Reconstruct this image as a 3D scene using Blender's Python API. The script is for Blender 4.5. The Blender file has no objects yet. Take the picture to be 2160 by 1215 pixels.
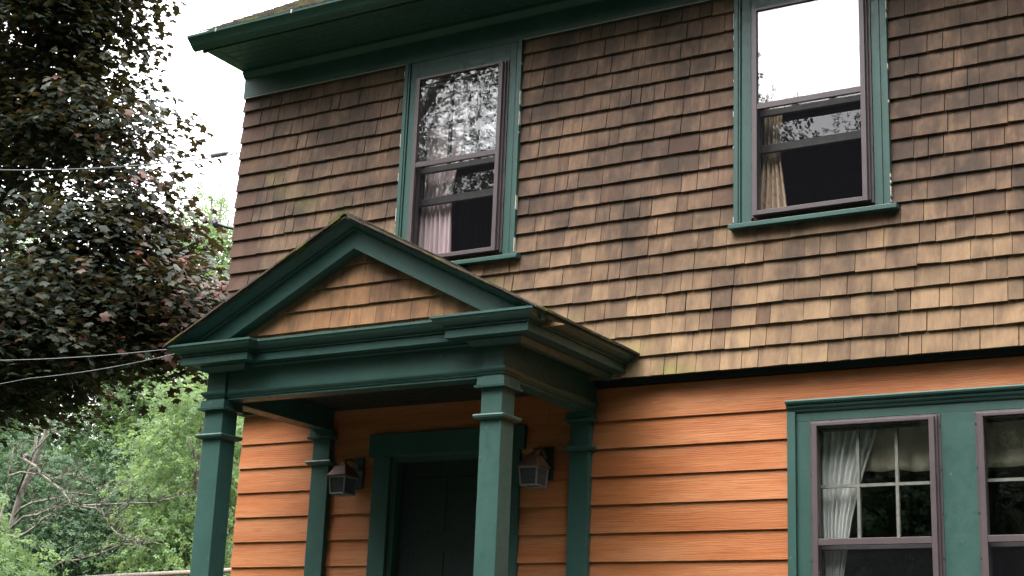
import bpy, bmesh, math, random
import numpy as np
from mathutils import Vector, Matrix, noise

random.seed(7)
RNG = np.random.default_rng(11)
S = bpy.context.scene
COL = S.collection

# ------------------------------------------------------------------ camera, sky, sun, exposure
CAM_POS = Vector((0.0, -8.5, 1.6))
R_RIGHT = Vector((0.8584150943677749, 0.5114154820033836, 0.039720656197096624))
R_DOWN = Vector((-0.10220114107255644, 0.24639920400234322, -0.9637646803190382))
R_FWD = Vector((-0.5026713165926107, 0.8232506526169019, 0.2637800417787384))
FPX = 3253.30177
cam_data = bpy.data.cameras.new('camera')
cam = bpy.data.objects.new('camera', cam_data)
COL.objects.link(cam)
m = Matrix.Identity(4)
for r in range(3):
    m[r][0] = R_RIGHT[r]; m[r][1] = -R_DOWN[r]; m[r][2] = -R_FWD[r]; m[r][3] = CAM_POS[r]
cam.matrix_world = m
cam_data.sensor_width = 36.0
cam_data.lens = 36.0 * FPX / 2160.0
cam_data.clip_start = 0.05
cam_data.clip_end = 3000.0
S.camera = cam

SUN_ELEV = math.radians(62)
SUN_AZ = math.radians(204)          # compass style angle from +Y, clockwise: front of the house, slightly left
world = bpy.data.worlds.new('World')
S.world = world
world.use_nodes = True
wn = world.node_tree.nodes; wl = world.node_tree.links
wn.clear()
sky = wn.new('ShaderNodeTexSky'); sky.sky_type = 'NISHITA'
sky.sun_disc = False
sky.sun_elevation = SUN_ELEV
sky.sun_rotation = SUN_AZ
sky.air_density = 1.0; sky.dust_density = 4.0; sky.ozone_density = 1.0
deck = wn.new('ShaderNodeRGB'); deck.outputs[0].default_value = (9.0, 8.9, 9.0, 1)
mixs = wn.new('ShaderNodeMix'); mixs.data_type = 'RGBA'
mixs.inputs['Factor'].default_value = 0.85      # overcast: the cloud deck hides most of the blue
bg = wn.new('ShaderNodeBackground'); bg.inputs['Strength'].default_value = 0.12
wo = wn.new('ShaderNodeOutputWorld')
wl.new(sky.outputs[0], mixs.inputs['A']); wl.new(deck.outputs[0], mixs.inputs['B'])
# an overcast sky is three times brighter overhead than at the horizon
wtc = wn.new('ShaderNodeTexCoord'); wsp = wn.new('ShaderNodeSeparateXYZ'); wl.new(wtc.outputs['Generated'], wsp.inputs[0])
wgr = wn.new('ShaderNodeMapRange'); wl.new(wsp.outputs['Z'], wgr.inputs['Value'])
for k_, v_ in zip(('From Min', 'From Max', 'To Min', 'To Max'), (0.0, 1.0, 0.5, 1.5)): wgr.inputs[k_].default_value = v_
wsc = wn.new('ShaderNodeVectorMath'); wsc.operation = 'SCALE'
wl.new(mixs.outputs['Result'], wsc.inputs[0]); wl.new(wgr.outputs[0], wsc.inputs['Scale'])
wl.new(wsc.outputs[0], bg.inputs['Color']); wl.new(bg.outputs[0], wo.inputs[0])

sun_d = bpy.data.lights.new('sun', 'SUN')
sun_d.energy = 0.6; sun_d.angle = math.radians(45); sun_d.color = (1.0, 0.96, 0.9)
sun = bpy.data.objects.new('sun', sun_d); COL.objects.link(sun)
sd = Vector((math.sin(SUN_AZ) * math.cos(SUN_ELEV), math.cos(SUN_AZ) * math.cos(SUN_ELEV), math.sin(SUN_ELEV)))
sun.rotation_euler = (-sd).to_track_quat('-Z', 'Y').to_euler()
sun.location = sd * 40

S.view_settings.view_transform = 'Standard'
S.view_settings.look = 'None'
S.view_settings.exposure = 2.62
S.view_settings.gamma = 1.0
S.view_settings.use_curve_mapping = False
S.render.engine = 'CYCLES'
S.cycles.max_bounces = 8
S.cycles.diffuse_bounces = 1
S.cycles.transparent_max_bounces = 16
S.cycles.use_denoising = True


# ------------------------------------------------------------------ material helpers
class NT:
    def __init__(s, name):
        s.m = bpy.data.materials.new(name); s.m.use_nodes = True
        s.n = s.m.node_tree.nodes; s.l = s.m.node_tree.links
        s.n.clear()
        s.out = s.n.new('ShaderNodeOutputMaterial')
        s.bsdf = s.n.new('ShaderNodeBsdfPrincipled')
        s.l.new(s.bsdf.outputs[0], s.out.inputs[0])
    def new(s, t, **kw):
        x = s.n.new(t)
        for k, v in kw.items(): setattr(x, k, v)
        return x
    def link(s, a, b): s.l.new(a, b)
    def pos(s):
        if not hasattr(s, '_p'): s._p = s.new('ShaderNodeNewGeometry').outputs['Position']
        return s._p
    def mapped(s, scale, loc=(0, 0, 0)):
        mp = s.new('ShaderNodeMapping'); mp.inputs['Scale'].default_value = scale; mp.inputs['Location'].default_value = loc
        s.link(s.pos(), mp.inputs['Vector']); return mp.outputs[0]
    def noise(s, scale, detail=3.0, rough=0.55, vec=None, loc=(0, 0, 0)):
        t = s.new('ShaderNodeTexNoise'); t.inputs['Scale'].default_value = 1.0
        t.inputs['Detail'].default_value = detail; t.inputs['Roughness'].default_value = rough
        if isinstance(scale, (int, float)): scale = (scale,) * 3
        s.link(vec if vec is not None else s.mapped(scale, loc), t.inputs['Vector']); return t.outputs['Fac']
    def rng(s, v, a, b, c=0.0, d=1.0):
        t = s.new('ShaderNodeMapRange'); t.clamp = True
        for k, x in zip(('From Min', 'From Max', 'To Min', 'To Max'), (a, b, c, d)): t.inputs[k].default_value = x
        s.link(v, t.inputs['Value']); return t.outputs[0]
    def mix(s, f, a, b, mode='MIX'):
        t = s.new('ShaderNodeMix'); t.data_type = 'RGBA'; t.blend_type = mode
        for k, v in (('Factor', f), ('A', a), ('B', b)):
            sock = t.inputs[k]
            if isinstance(v, (int, float)): sock.default_value = v
            elif isinstance(v, tuple): sock.default_value = (*v[:3], 1)
            else: s.link(v, sock)
        return t.outputs['Result']
    def math(s, op, a, b=0.0):
        t = s.new('ShaderNodeMath'); t.operation = op
        for i, v in enumerate((a, b)):
            if isinstance(v, (int, float)): t.inputs[i].default_value = v
            else: s.link(v, t.inputs[i])
        return t.outputs[0]
    def attr(s, name):
        t = s.new('ShaderNodeAttribute'); t.attribute_name = name; return t.outputs['Fac']
    def bump(s, h, strength=0.3, dist=0.01):
        t = s.new('ShaderNodeBump'); t.inputs['Strength'].default_value = strength; t.inputs['Distance'].default_value = dist
        s.link(h, t.inputs['Height']); s.link(t.outputs[0], s.bsdf.inputs['Normal'])
    def set(s, color=None, rough=None, spec=None, metal=None):
        b = s.bsdf
        if color is not None:
            if isinstance(color, tuple): b.inputs['Base Color'].default_value = (*color[:3], 1)
            else: s.link(color, b.inputs['Base Color'])
        if rough is not None:
            if isinstance(rough, (int, float)): b.inputs['Roughness'].default_value = rough
            else: s.link(rough, b.inputs['Roughness'])
        if spec is not None: b.inputs['Specular IOR Level'].default_value = spec
        if metal is not None: b.inputs['Metallic'].default_value = metal
        return s.m


def mat_shingle(fresh=False):
    t = NT('fresh_cedar' if fresh else 'weathered_cedar')
    rnd = t.attr('rnd'); tint = t.attr('tint')
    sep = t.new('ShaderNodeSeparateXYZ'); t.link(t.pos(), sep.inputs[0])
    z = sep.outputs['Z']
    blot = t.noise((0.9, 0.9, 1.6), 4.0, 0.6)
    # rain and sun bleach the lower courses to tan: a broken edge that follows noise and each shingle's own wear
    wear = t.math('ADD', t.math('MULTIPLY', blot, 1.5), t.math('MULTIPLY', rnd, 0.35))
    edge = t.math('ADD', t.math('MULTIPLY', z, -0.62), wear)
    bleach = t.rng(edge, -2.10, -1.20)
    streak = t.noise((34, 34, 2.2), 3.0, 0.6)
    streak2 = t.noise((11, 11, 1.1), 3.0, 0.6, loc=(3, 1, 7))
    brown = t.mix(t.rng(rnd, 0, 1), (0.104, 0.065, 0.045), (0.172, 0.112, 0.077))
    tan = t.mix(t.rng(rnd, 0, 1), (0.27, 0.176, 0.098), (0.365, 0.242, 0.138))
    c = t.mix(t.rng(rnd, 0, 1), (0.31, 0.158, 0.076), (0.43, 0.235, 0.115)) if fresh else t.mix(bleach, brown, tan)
    c = t.mix(t.rng(streak, 0.46, 0.74, 0, 0.42), c, (0.33, 0.205, 0.115))
    c = t.mix(t.rng(streak2, 0.46, 0.74, 0, 0.60), c, (0.056, 0.041, 0.034))
    grime = t.noise((3.4, 3.4, 2.2), 4.0, 0.65, loc=(5, 0, 3))
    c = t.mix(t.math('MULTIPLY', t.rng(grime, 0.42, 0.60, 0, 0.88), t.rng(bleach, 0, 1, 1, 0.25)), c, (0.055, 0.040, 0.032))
    c = t.mix(t.math('MULTIPLY', tint, 0.75), c, (0.082, 0.044, 0.033))
    fine = t.noise((120, 120, 6), 3.0, 0.65)
    c = t.mix(t.rng(fine, 0.3, 0.75, 0.0, 0.28), c, (0.055, 0.038, 0.028))
    fleck = t.noise((46, 46, 46), 1.0, 0.4, loc=(9, 2, 4))
    c = t.mix(t.rng(fleck, 0.83, 0.85), c, (0.62, 0.52, 0.42))
    moss = t.noise((5, 5, 5), 3.0, 0.6, loc=(1, 5, 2))
    sepx = sep.outputs['X']
    near = t.math('MULTIPLY', t.rng(t.math('ABSOLUTE', t.math('ADD', t.math('ADD', sepx, 4.28), t.math('MULTIPLY', t.math('SUBTRACT', z, 3.78), 1.9))), 0.0, 0.32, 1, 0), t.rng(z, 3.9, 4.25, 1, 0.4))
    c = t.mix(t.math('MULTIPLY', near, t.rng(moss, 0.42, 0.62, 0, 0.75)), c, (0.21, 0.20, 0.055))
    t.set(c, 0.85, 0.25)
    t.bump(t.math('ADD', fine, t.math('MULTIPLY', streak, 0.8)), 0.5, 0.004)
    return t.m


def mat_orange():
    t = NT('orange_stain')
    rnd = t.attr('rnd')
    grain = t.noise((1.6, 30, 42), 4.0, 0.65)
    warp = t.noise((1.1, 9, 9), 2.0, 0.5, loc=(4, 0, 0))
    g2 = t.new('ShaderNodeTexWave'); g2.wave_type = 'BANDS'; g2.bands_direction = 'Z'
    g2.inputs['Scale'].default_value = 9.0; g2.inputs['Distortion'].default_value = 9.0; g2.inputs['Detail'].default_value = 3.0; g2.inputs['Detail Scale'].default_value = 1.3
    t.link(t.mapped((0.32, 1, 2.4)), g2.inputs['Vector'])
    c = t.mix(rnd, (0.35, 0.118, 0.036), (0.43, 0.150, 0.048))
    c = t.mix(t.rng(grain, 0.42, 0.75, 0, 0.55), c, (0.30, 0.075, 0.016))
    c = t.mix(t.rng(warp, 0.42, 0.66, 0, 0.62), c, (0.46, 0.20, 0.085))
    st = t.noise((0.8, 3, 3.5), 4.0, 0.6, loc=(6, 1, 2))
    c = t.mix(t.rng(st, 0.5, 0.72, 0, 0.5), c, (0.25, 0.070, 0.020))
    hair = t.noise((5.0, 90, 95), 4.0, 0.75, loc=(8, 3, 5))
    c = t.mix(t.rng(hair, 0.50, 0.70, 0, 0.62), c, (0.21, 0.055, 0.014))
    spot = t.noise((42, 42, 42), 1.0, 0.4, loc=(1, 7, 3))
    c = t.mix(t.rng(spot, 0.80, 0.84, 0, 0.7), c, (0.12, 0.05, 0.03))
    fl = t.noise((8, 60, 60), 2.0, 0.5, loc=(2, 2, 2))
    c = t.mix(t.rng(fl, 0.74, 0.80, 0, 0.5), c, (0.60, 0.34, 0.17))
    t.set(c, t.rng(grain, 0.3, 0.7, 0.5, 0.75), 0.35)
    t.bump(t.math('ADD', t.math('MULTIPLY', grain, 1.0), t.math('ADD', t.math('MULTIPLY', g2.outputs['Fac'], 0.35), t.math('MULTIPLY', hair, 0.9))), 0.30, 0.004)
    return t.m


def mat_green(name='green_paint', base=(0.022, 0.066, 0.055), light=(0.032, 0.088, 0.074), rough=0.42):
    t = NT(name)
    n1 = t.noise((2.3, 2.3, 1.4), 4.0, 0.6)
    n2 = t.noise((26, 26, 26), 3.0, 0.6)
    c = t.mix(t.rng(n1, 0.35, 0.7), base, light)
    c = t.mix(t.rng(n2, 0.52, 0.8, 0, 0.35), c, tuple(x * 0.62 for x in base))
    chip = t.noise((58, 58, 40), 1.0, 0.4, loc=(3, 8, 1))
    c = t.mix(t.rng(chip, 0.80, 0.83, 0, 0.6), c, (0.36, 0.40, 0.34))
    t.set(c, t.rng(n2, 0.3, 0.7, rough - 0.08, rough + 0.16), 0.45)
    brush = t.noise((60, 60, 60), 2.0, 0.6)
    t.bump(brush, 0.18, 0.003)
    return t.m


def mat_plain(name, c, rough=0.6, spec=0.4, var=0.25, scale=8.0, metal=0.0):
    t = NT(name)
    n = t.noise(scale, 4.0, 0.6)
    a = tuple(x * (1 - var) for x in c); b = tuple(min(1, x * (1 + var)) for x in c)
    t.set(t.mix(t.rng(n, 0.3, 0.7), a, b), rough, spec, metal)
    return t.m


def mat_glass(name='window_glass', f0=0.085):
    t = NT(name)
    t.n.remove(t.bsdf)
    geo = t.new('ShaderNodeNewGeometry'); dt = t.new('ShaderNodeVectorMath'); dt.operation = 'DOT_PRODUCT'
    t.link(geo.outputs['Normal'], dt.inputs[0]); t.link(geo.outputs['Incoming'], dt.inputs[1])
    graze = t.math('POWER', t.math('SUBTRACT', 1.0, t.math('ABSOLUTE', dt.outputs['Value'])), 5.0)
    fres = t.math('ADD', f0, t.math('MULTIPLY', graze, 1.0 - f0))      # both faces of the pane together
    wob = t.noise((1.7, 1.7, 2.1), 2.0, 0.5)
    bp = t.new('ShaderNodeBump'); bp.inputs['Strength'].default_value = 0.05; bp.inputs['Distance'].default_value = 0.02
    t.link(wob, bp.inputs['Height'])
    gl = t.new('ShaderNodeBsdfGlossy'); gl.inputs['Roughness'].default_value = 0.0
    gl.inputs['Color'].default_value = (1, 1, 1, 1)
    t.link(bp.outputs[0], gl.inputs['Normal'])
    tr = t.new('ShaderNodeBsdfTransparent'); tr.inputs['Color'].default_value = (0.965, 0.975, 0.97, 1)
    mx = t.new('ShaderNodeMixShader')
    t.link(fres, mx.inputs[0]); t.link(tr.outputs[0], mx.inputs[1]); t.link(gl.outputs[0], mx.inputs[2])
    t.link(mx.outputs[0], t.out.inputs[0])
    return t.m


def mat_screen():
    t = NT('insect_screen')
    t.bsdf.inputs['Base Color'].default_value = (0.022, 0.022, 0.026, 1); t.bsdf.inputs['Roughness'].default_value = 0.9; t.bsdf.inputs['Specular IOR Level'].default_value = 0.05
    tr = t.new('ShaderNodeBsdfTransparent')
    mx = t.new('ShaderNodeMixShader'); mx.inputs[0].default_value = 0.20
    t.link(tr.outputs[0], mx.inputs[1]); t.link(t.bsdf.outputs[0], mx.inputs[2]); t.link(mx.outputs[0], t.out.inputs[0])
    return t.m


def mat_roof():
    t = NT('asphalt_shingle')
    rnd = t.attr('rnd')
    g = t.noise(90, 2.0, 0.7)
    c = t.mix(rnd, (0.028, 0.024, 0.023), (0.060, 0.050, 0.045))
    c = t.mix(t.rng(g, 0.4, 0.7, 0, 0.5), c, (0.12, 0.10, 0.09))
    mo = t.noise(6.5, 4.0, 0.65, loc=(7, 1, 0))
    c = t.mix(t.rng(mo, 0.48, 0.62, 0, 0.85), c, (0.105, 0.105, 0.030))
    t.set(c, 0.95, 0.1)
    t.bump(g, 0.6, 0.006)
    return t.m


def mat_leaf(name, cols, rough=0.45, spec=0.5, trans=0.25, tcol=(0.2, 0.25, 0.05)):
    """cols: list of (position, rgb) read along the leaf's own random number."""
    t = NT(name)
    rnd = t.attr('rnd')
    ramp = t.new('ShaderNodeValToRGB')
    el = ramp.color_ramp.elements
    el[0].position = cols[0][0]; el[0].color = (*cols[0][1], 1)
    el[1].position = cols[-1][0]; el[1].color = (*cols[-1][1], 1)
    for p, c in cols[1:-1]:
        e = el.new(p); e.color = (*c, 1)
    t.link(rnd, ramp.inputs[0])
    t.set(ramp.outputs[0], rough, spec)
    tl = t.new('ShaderNodeBsdfTranslucent')
    tl.inputs['Color'].default_value = (*tcol, 1)
    mx = t.new('ShaderNodeMixShader'); mx.inputs[0].default_value = trans
    t.link(t.bsdf.outputs[0], mx.inputs[1]); t.link(tl.outputs[0], mx.inputs[2]); t.link(mx.outputs[0], t.out.inputs[0])
    return t.m


def mat_cloth(name, c, c2=None, spots=False, trans=0.35):
    t = NT(name)
    n = t.noise((30, 30, 4), 3.0, 0.6)
    col = t.mix(t.rng(n, 0.35, 0.7), tuple(x * 0.85 for x in c), c)
    if spots:
        s = t.noise((26, 26, 26), 2.0, 0.5)
        col = t.mix(t.rng(s, 0.56, 0.62, 0, 0.7), col, c2)
    t.set(col, 0.9, 0.1)
    tl = t.new('ShaderNodeBsdfTranslucent'); tl.inputs['Color'].default_value = (*c, 1)
    mx = t.new('ShaderNodeMixShader'); mx.inputs[0].default_value = trans
    t.link(t.bsdf.outputs[0], mx.inputs[1]); t.link(tl.outputs[0], mx.inputs[2]); t.link(mx.outputs[0], t.out.inputs[0])
    return t.m


def mat_bark(name, c, lichen=(0.32, 0.34, 0.27), amount=0.4):
    t = NT(name)
    n = t.noise((9, 9, 3), 4.0, 0.65); n2 = t.noise((5, 5, 5), 3.0, 0.6, loc=(4, 4, 1))
    col = t.mix(t.rng(n, 0.3, 0.7), tuple(x * 0.55 for x in c), tuple(x * 1.3 for x in c))
    col = t.mix(t.rng(n2, 0.48, 0.62, 0, amount), col, lichen)
    t.set(col, 0.95, 0.1); t.bump(n, 0.7, 0.03)
    return t.m


M = dict(
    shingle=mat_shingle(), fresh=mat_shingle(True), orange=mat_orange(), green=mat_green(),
    frame=mat_plain('brown_aluminium', (0.075, 0.057, 0.061), 0.42, 0.5, 0.12, 5.0),
    glass=mat_glass(), glass_up=mat_glass('bright_storm_glass', 0.20), glass_mid=mat_glass('dull_storm_glass', 0.085), screen=mat_screen(), roof=mat_roof(),
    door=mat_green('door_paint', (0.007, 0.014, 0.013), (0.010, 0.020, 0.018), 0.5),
    sash=mat_plain('old_white_sash', (0.20, 0.20, 0.175), 0.6, 0.3, 0.25, 25.0),
    dsash=mat_plain('dark_sash', (0.045, 0.043, 0.042), 0.6, 0.3, 0.2, 20.0),
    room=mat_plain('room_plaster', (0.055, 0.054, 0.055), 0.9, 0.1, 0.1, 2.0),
    metal=mat_plain('aged_copper', (0.16, 0.085, 0.058), 0.5, 0.5, 0.3, 20.0, 0.3),
    lpane=mat_plain('lantern_pane', (0.07, 0.075, 0.08), 0.12, 0.5, 0.2, 30.0),
    lglass=mat_plain('frosted_lantern_glass', (0.20, 0.20, 0.195), 0.35, 0.5, 0.1, 8.0),
    concrete=mat_plain('foundation_concrete', (0.13, 0.125, 0.115), 0.9, 0.2, 0.2, 4.0),
    deck=mat_plain('porch_deck_paint', (0.055, 0.06, 0.055), 0.6, 0.3, 0.2, 5.0),
    clip=mat_plain('zinc_clip', (0.40, 0.41, 0.40), 0.45, 0.5, 0.1, 9.0),
    wire=mat_plain('wire_sheath', (0.045, 0.045, 0.05), 0.35, 0.6, 0.2, 9.0),
    wire2=mat_plain('bare_wire', (0.15, 0.155, 0.16), 0.4, 0.5, 0.2, 9.0),
    caulk=mat_plain('cracked_caulk', (0.50, 0.47, 0.40), 0.8, 0.2, 0.3, 40.0),
    black=mat_plain('black_rubber', (0.02, 0.021, 0.028), 0.4, 0.5, 0.2, 9.0),
    damper=mat_plain('near_black_damper', (0.016, 0.016, 0.017), 0.6, 0.2, 0.3, 1.5),  # near-black so the added ground sheet returns hardly any light
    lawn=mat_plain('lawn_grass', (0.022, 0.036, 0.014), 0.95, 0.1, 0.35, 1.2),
    wood=mat_plain('grey_cedar_pole', (0.36, 0.30, 0.26), 0.85, 0.2, 0.25, 12.0),
    pink=mat_cloth('pale_pink_cloth', (0.86, 0.68, 0.70), trans=0.2),
    beige=mat_cloth('patterned_cloth', (0.80, 0.62, 0.44), (0.50, 0.28, 0.18), True, trans=0.2),
    sheer=mat_cloth('white_sheer_cloth', (0.90, 0.91, 0.88), trans=0.2),
    valance=mat_cloth('cream_valance_cloth', (0.66, 0.60, 0.46), trans=0.25),
    leather=mat_plain('brown_leather', (0.20, 0.075, 0.05), 0.5, 0.4, 0.2, 10.0),
    bark=mat_bark('grey_bark', (0.12, 0.105, 0.09)),
    mbark=mat_bark('maple_bark', (0.030, 0.027, 0.026), (0.07, 0.075, 0.065), 0.25),
    dead=mat_bark('lichen_dead_wood', (0.12, 0.108, 0.09), (0.24, 0.25, 0.19), 0.7),
    maple=mat_leaf('copper_maple_leaf', [(0.0, (0.009, 0.016, 0.010)), (0.35, (0.013, 0.023, 0.012)), (0.60, (0.024, 0.027, 0.012)), (0.82, (0.050, 0.025, 0.018)), (1.0, (0.100, 0.036, 0.024))], 0.5, 0.22, 0.16, (0.075, 0.060, 0.018)),
    leaf_mid=mat_leaf('green_leaf', [(0.0, (0.030, 0.065, 0.026)), (0.5, (0.052, 0.105, 0.036)), (1.0, (0.10, 0.17, 0.055))], 0.5, 0.35, 0.35, (0.17, 0.27, 0.08)),
    leaf_lawn=mat_leaf('lawn_tree_leaf', [(0.0, (0.020, 0.030, 0.020)), (0.5, (0.034, 0.048, 0.030)), (1.0, (0.06, 0.08, 0.05))], 0.5, 0.3, 0.12, (0.06, 0.08, 0.04)),
    leaf_lite=mat_leaf('bright_green_leaf', [(0.0, (0.030, 0.068, 0.024)), (0.5, (0.076, 0.145, 0.045)), (1.0, (0.17, 0.265, 0.085))], 0.5, 0.35, 0.4, (0.24, 0.34, 0.12)),
    leaf_dark=mat_leaf('dark_needles', [(0.0, (0.016, 0.042, 0.017)), (0.6, (0.034, 0.080, 0.028)), (1.0, (0.085, 0.15, 0.050))], 0.6, 0.3, 0.2, (0.05, 0.09, 0.04)),
)


# ------------------------------------------------------------------ mesh helpers
# the ground floor and porch were measured on a wall 0.2 m behind the shingles; it really stands 0.09 m behind, so their sizes shrink by 1.3 percent
LOWER = False
def low(p): return (p[0] * 0.98736, p[1] * 0.98736 - 0.1075, p[2] * 0.98736 + 0.0202)


class MB:
    def __init__(s): s.v = []; s.f = []; s.a = []; s.b = []
    def add(s, vs, fs, rnd=0.5, tint=0.0):
        o = len(s.v); s.v.extend(tuple(x) for x in vs)
        for f in fs: s.f.append(tuple(i + o for i in f)); s.a.append(rnd); s.b.append(tint)
        return s
    def box(s, x0, x1, y0, y1, z0, z1, rnd=0.5, tint=0.0):
        return s.add([(x0, y0, z0), (x1, y0, z0), (x1, y1, z0), (x0, y1, z0), (x0, y0, z1), (x1, y0, z1), (x1, y1, z1), (x0, y1, z1)],
                     [(0, 3, 2, 1), (4, 5, 6, 7), (0, 1, 5, 4), (1, 2, 6, 5), (2, 3, 7, 6), (3, 0, 4, 7)], rnd, tint)
    def hexa(s, vs, rnd=0.5, tint=0.0):
        return s.add(vs, [(0, 3, 2, 1), (4, 5, 6, 7), (0, 1, 5, 4), (1, 2, 6, 5), (2, 3, 7, 6), (3, 0, 4, 7)], rnd, tint)
    def loft(s, rings, cap=True, rnd=0.5):
        n = len(rings[0]); vs = [p for r in rings for p in r]; fs = []
        for k in range(len(rings) - 1):
            for i in range(n):
                j = (i + 1) % n
                fs.append((k * n + i, k * n + j, (k + 1) * n + j, (k + 1) * n + i))
        if cap: fs.append(tuple(range(n - 1, -1, -1))); fs.append(tuple(range((len(rings) - 1) * n, len(rings) * n)))
        return s.add(vs, fs, rnd)
    def prism_x(s, prof, x0, x1):                      # prof: (y, z) outline
        return s.loft([[(x0, y, z) for y, z in prof], [(x1, y, z) for y, z in prof]])
    def sweep(s, path, prof):                          # path in plan (x, y), prof (out, z); out is to the right of travel
        rings = []
        for i, p in enumerate(path):
            ns = []
            for a, b in ((i - 1, i), (i, i + 1)):
                if 0 <= a and b < len(path):
                    dx = path[b][0] - path[a][0]; dy = path[b][1] - path[a][1]; L = math.hypot(dx, dy)
                    ns.append((dy / L, -dx / L))
            if len(ns) == 1: n = ns[0]
            else:
                d = 1 + ns[0][0] * ns[1][0] + ns[0][1] * ns[1][1]
                n = ((ns[0][0] + ns[1][0]) / d, (ns[0][1] + ns[1][1]) / d)
            rings.append([(p[0] + n[0] * o, p[1] + n[1] * o, z) for o, z in prof])
        return s.loft(rings)
    def tube(s, pts, rad, n=6, rnd=0.5):
        pts = [Vector(p) for p in pts]
        if isinstance(rad, (int, float)): rad = [rad] * len(pts)
        rings = []
        for i, p in enumerate(pts):
            d = (pts[min(i + 1, len(pts) - 1)] - pts[max(i - 1, 0)]).normalized()
            a = d.cross(Vector((0, 0, 1)))
            if a.length < 1e-3: a = Vector((1, 0, 0))
            a.normalize(); b = d.cross(a)
            rings.append([tuple(p + (a * math.cos(q) + b * math.sin(q)) * rad[i]) for q in (2 * math.pi * k / n for k in range(n))])
        return s.loft(rings, True, rnd)
    def grid(s, rows, rnd=0.5):
        n = len(rows[0]); vs = [p for r in rows for p in r]
        fs = [(k * n + i, k * n + i + 1, (k + 1) * n + i + 1, (k + 1) * n + i) for k in range(len(rows) - 1) for i in range(n - 1)]
        return s.add(vs, fs, rnd)
    def build(s, name, mat, parent=None, bevel=0.0, kind=None, smooth=False, recalc=True):
        if LOWER: s.v = [low(p) for p in s.v]
        me = bpy.data.meshes.new(name)
        me.from_pydata(s.v, [], s.f)
        me.attributes.new('rnd', 'FLOAT', 'FACE').data.foreach_set('value', s.a)
        if any(s.b): me.attributes.new('tint', 'FLOAT', 'FACE').data.foreach_set('value', s.b)
        if recalc:
            bm = bmesh.new(); bm.from_mesh(me); bmesh.ops.recalc_face_normals(bm, faces=bm.faces); bm.to_mesh(me); bm.free()
        if smooth: me.polygons.foreach_set('use_smooth', [True] * len(me.polygons))
        me.materials.append(mat)
        o = bpy.data.objects.new(name, me); COL.objects.link(o)
        if parent is not None: o.parent = parent
        if kind: o['kind'] = kind
        if bevel:
            b = o.modifiers.new('bevel', 'BEVEL'); b.width = bevel; b.segments = 2; b.limit_method = 'ANGLE'; b.angle_limit = math.radians(40)
        return o


def box(name, mat, parent, *a, bevel=0.0): return MB().box(*a).build(name, mat, parent, bevel)


def thing(name, label, cat, loc=(0, 0, 0), group=None):
    o = bpy.data.objects.new(name, None); COL.objects.link(o)
    o.location = loc; o.empty_display_size = 0.2
    return tag(o, label, cat, group)


def tag(o, label, cat, group=None, kind=None):
    o['label'] = label; o['category'] = cat
    if group: o['group'] = group
    if kind: o['kind'] = kind
    return o


def holed_wall(mb, x0, x1, z0, z1, y0, y1, holes):
    xs = sorted({x0, x1, *[h[0] for h in holes], *[h[1] for h in holes]})
    for a, b in zip(xs, xs[1:]):
        zs = [(h[2], h[3]) for h in holes if h[0] <= a + 1e-6 and h[1] >= b - 1e-6]
        z = z0
        for lo, hi in sorted(zs):
            if lo > z: mb.box(a, b, y0, y1, z, lo)
            z = hi
        if z < z1: mb.box(a, b, y0, y1, z, z1)


def project(p):
    d = Vector(p) - CAM_POS
    w = d.dot(R_FWD)
    return (1080 + FPX * d.dot(R_RIGHT) / w, 607.5 + FPX * d.dot(R_DOWN) / w, w)


# ------------------------------------------------------------------ ground
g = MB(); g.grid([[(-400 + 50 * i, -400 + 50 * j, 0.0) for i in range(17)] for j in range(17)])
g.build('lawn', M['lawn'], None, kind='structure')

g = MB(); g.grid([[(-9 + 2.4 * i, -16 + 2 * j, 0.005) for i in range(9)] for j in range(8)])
g.build('bounce_damper', M['damper'], None, kind='structure')  # unseen dark ground, added to cut bounce light onto soffits and porch

# ------------------------------------------------------------------ the house
XL, XR = -7.68, 0.6            # upper storey
YU, YL = 0.0, 0.2              # face of the shingled wall, face of the clapboard wall
SH_Z0, SH_P = 3.64, 0.1312
house = thing('house', 'two-storey house of brown cedar shingles over orange clapboards with dark green trim', 'house', (-3.5, 2.0, 0.0))
bpy.context.view_layer.update()


def own(o):
    """parent to the house without moving"""
    o.parent = house; o.matrix_parent_inverse = Matrix.Translation(-house.location); return o


W1 = dict(glass='glass_mid', cx=-5.65, casing=(-6.147, -5.158))
W2 = dict(glass='glass_up', cx=-3.075, casing=(-3.577, -2.584))
W3C = (-2.785, -1.815)
UP_Z = (4.53, 6.02)
LOW_Z = (1.9, 3.33)

# sheathing
mb = MB()
holed_wall(mb, XL, XR, 3.662, 6.45, 0.006, 0.11, [(w['cx'] - 0.405, w['cx'] + 0.405, 4.56, 5.99) for w in (W1, W2)])
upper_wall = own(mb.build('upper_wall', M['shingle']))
LOWER = True
mb = MB()
holed_wall(mb, -7.6, XR, 0.75, 3.60, 0.206, 0.32, [(c - 0.405, c + 0.405, 1.93, 3.325) for c in W3C] + [(-6.22, -5.32, 1.15, 3.26)])
lower_wall = own(mb.build('lower_wall', M['orange']))
LOWER = False
mb = MB()
mb.box(XL, XL + 0.1, 0.111, 7.0, 3.662, 6.45); mb.box(XR - 0.1, XR, 0.111, 7.0, 3.662, 6.45); mb.box(XL + 0.1, XR - 0.1, 6.9, 7.0, 3.662, 6.45)
for xx in (XL, XR - 0.1):        # gable ends
    mb.loft([[(xx, 0.0, 6.451), (xx, 7.0, 6.451), (xx, 3.5, 8.80)], [(xx + 0.1, 0.0, 6.451), (xx + 0.1, 7.0, 6.451), (xx + 0.1, 3.5, 8.80)]])
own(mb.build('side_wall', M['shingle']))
mb = MB()
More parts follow.
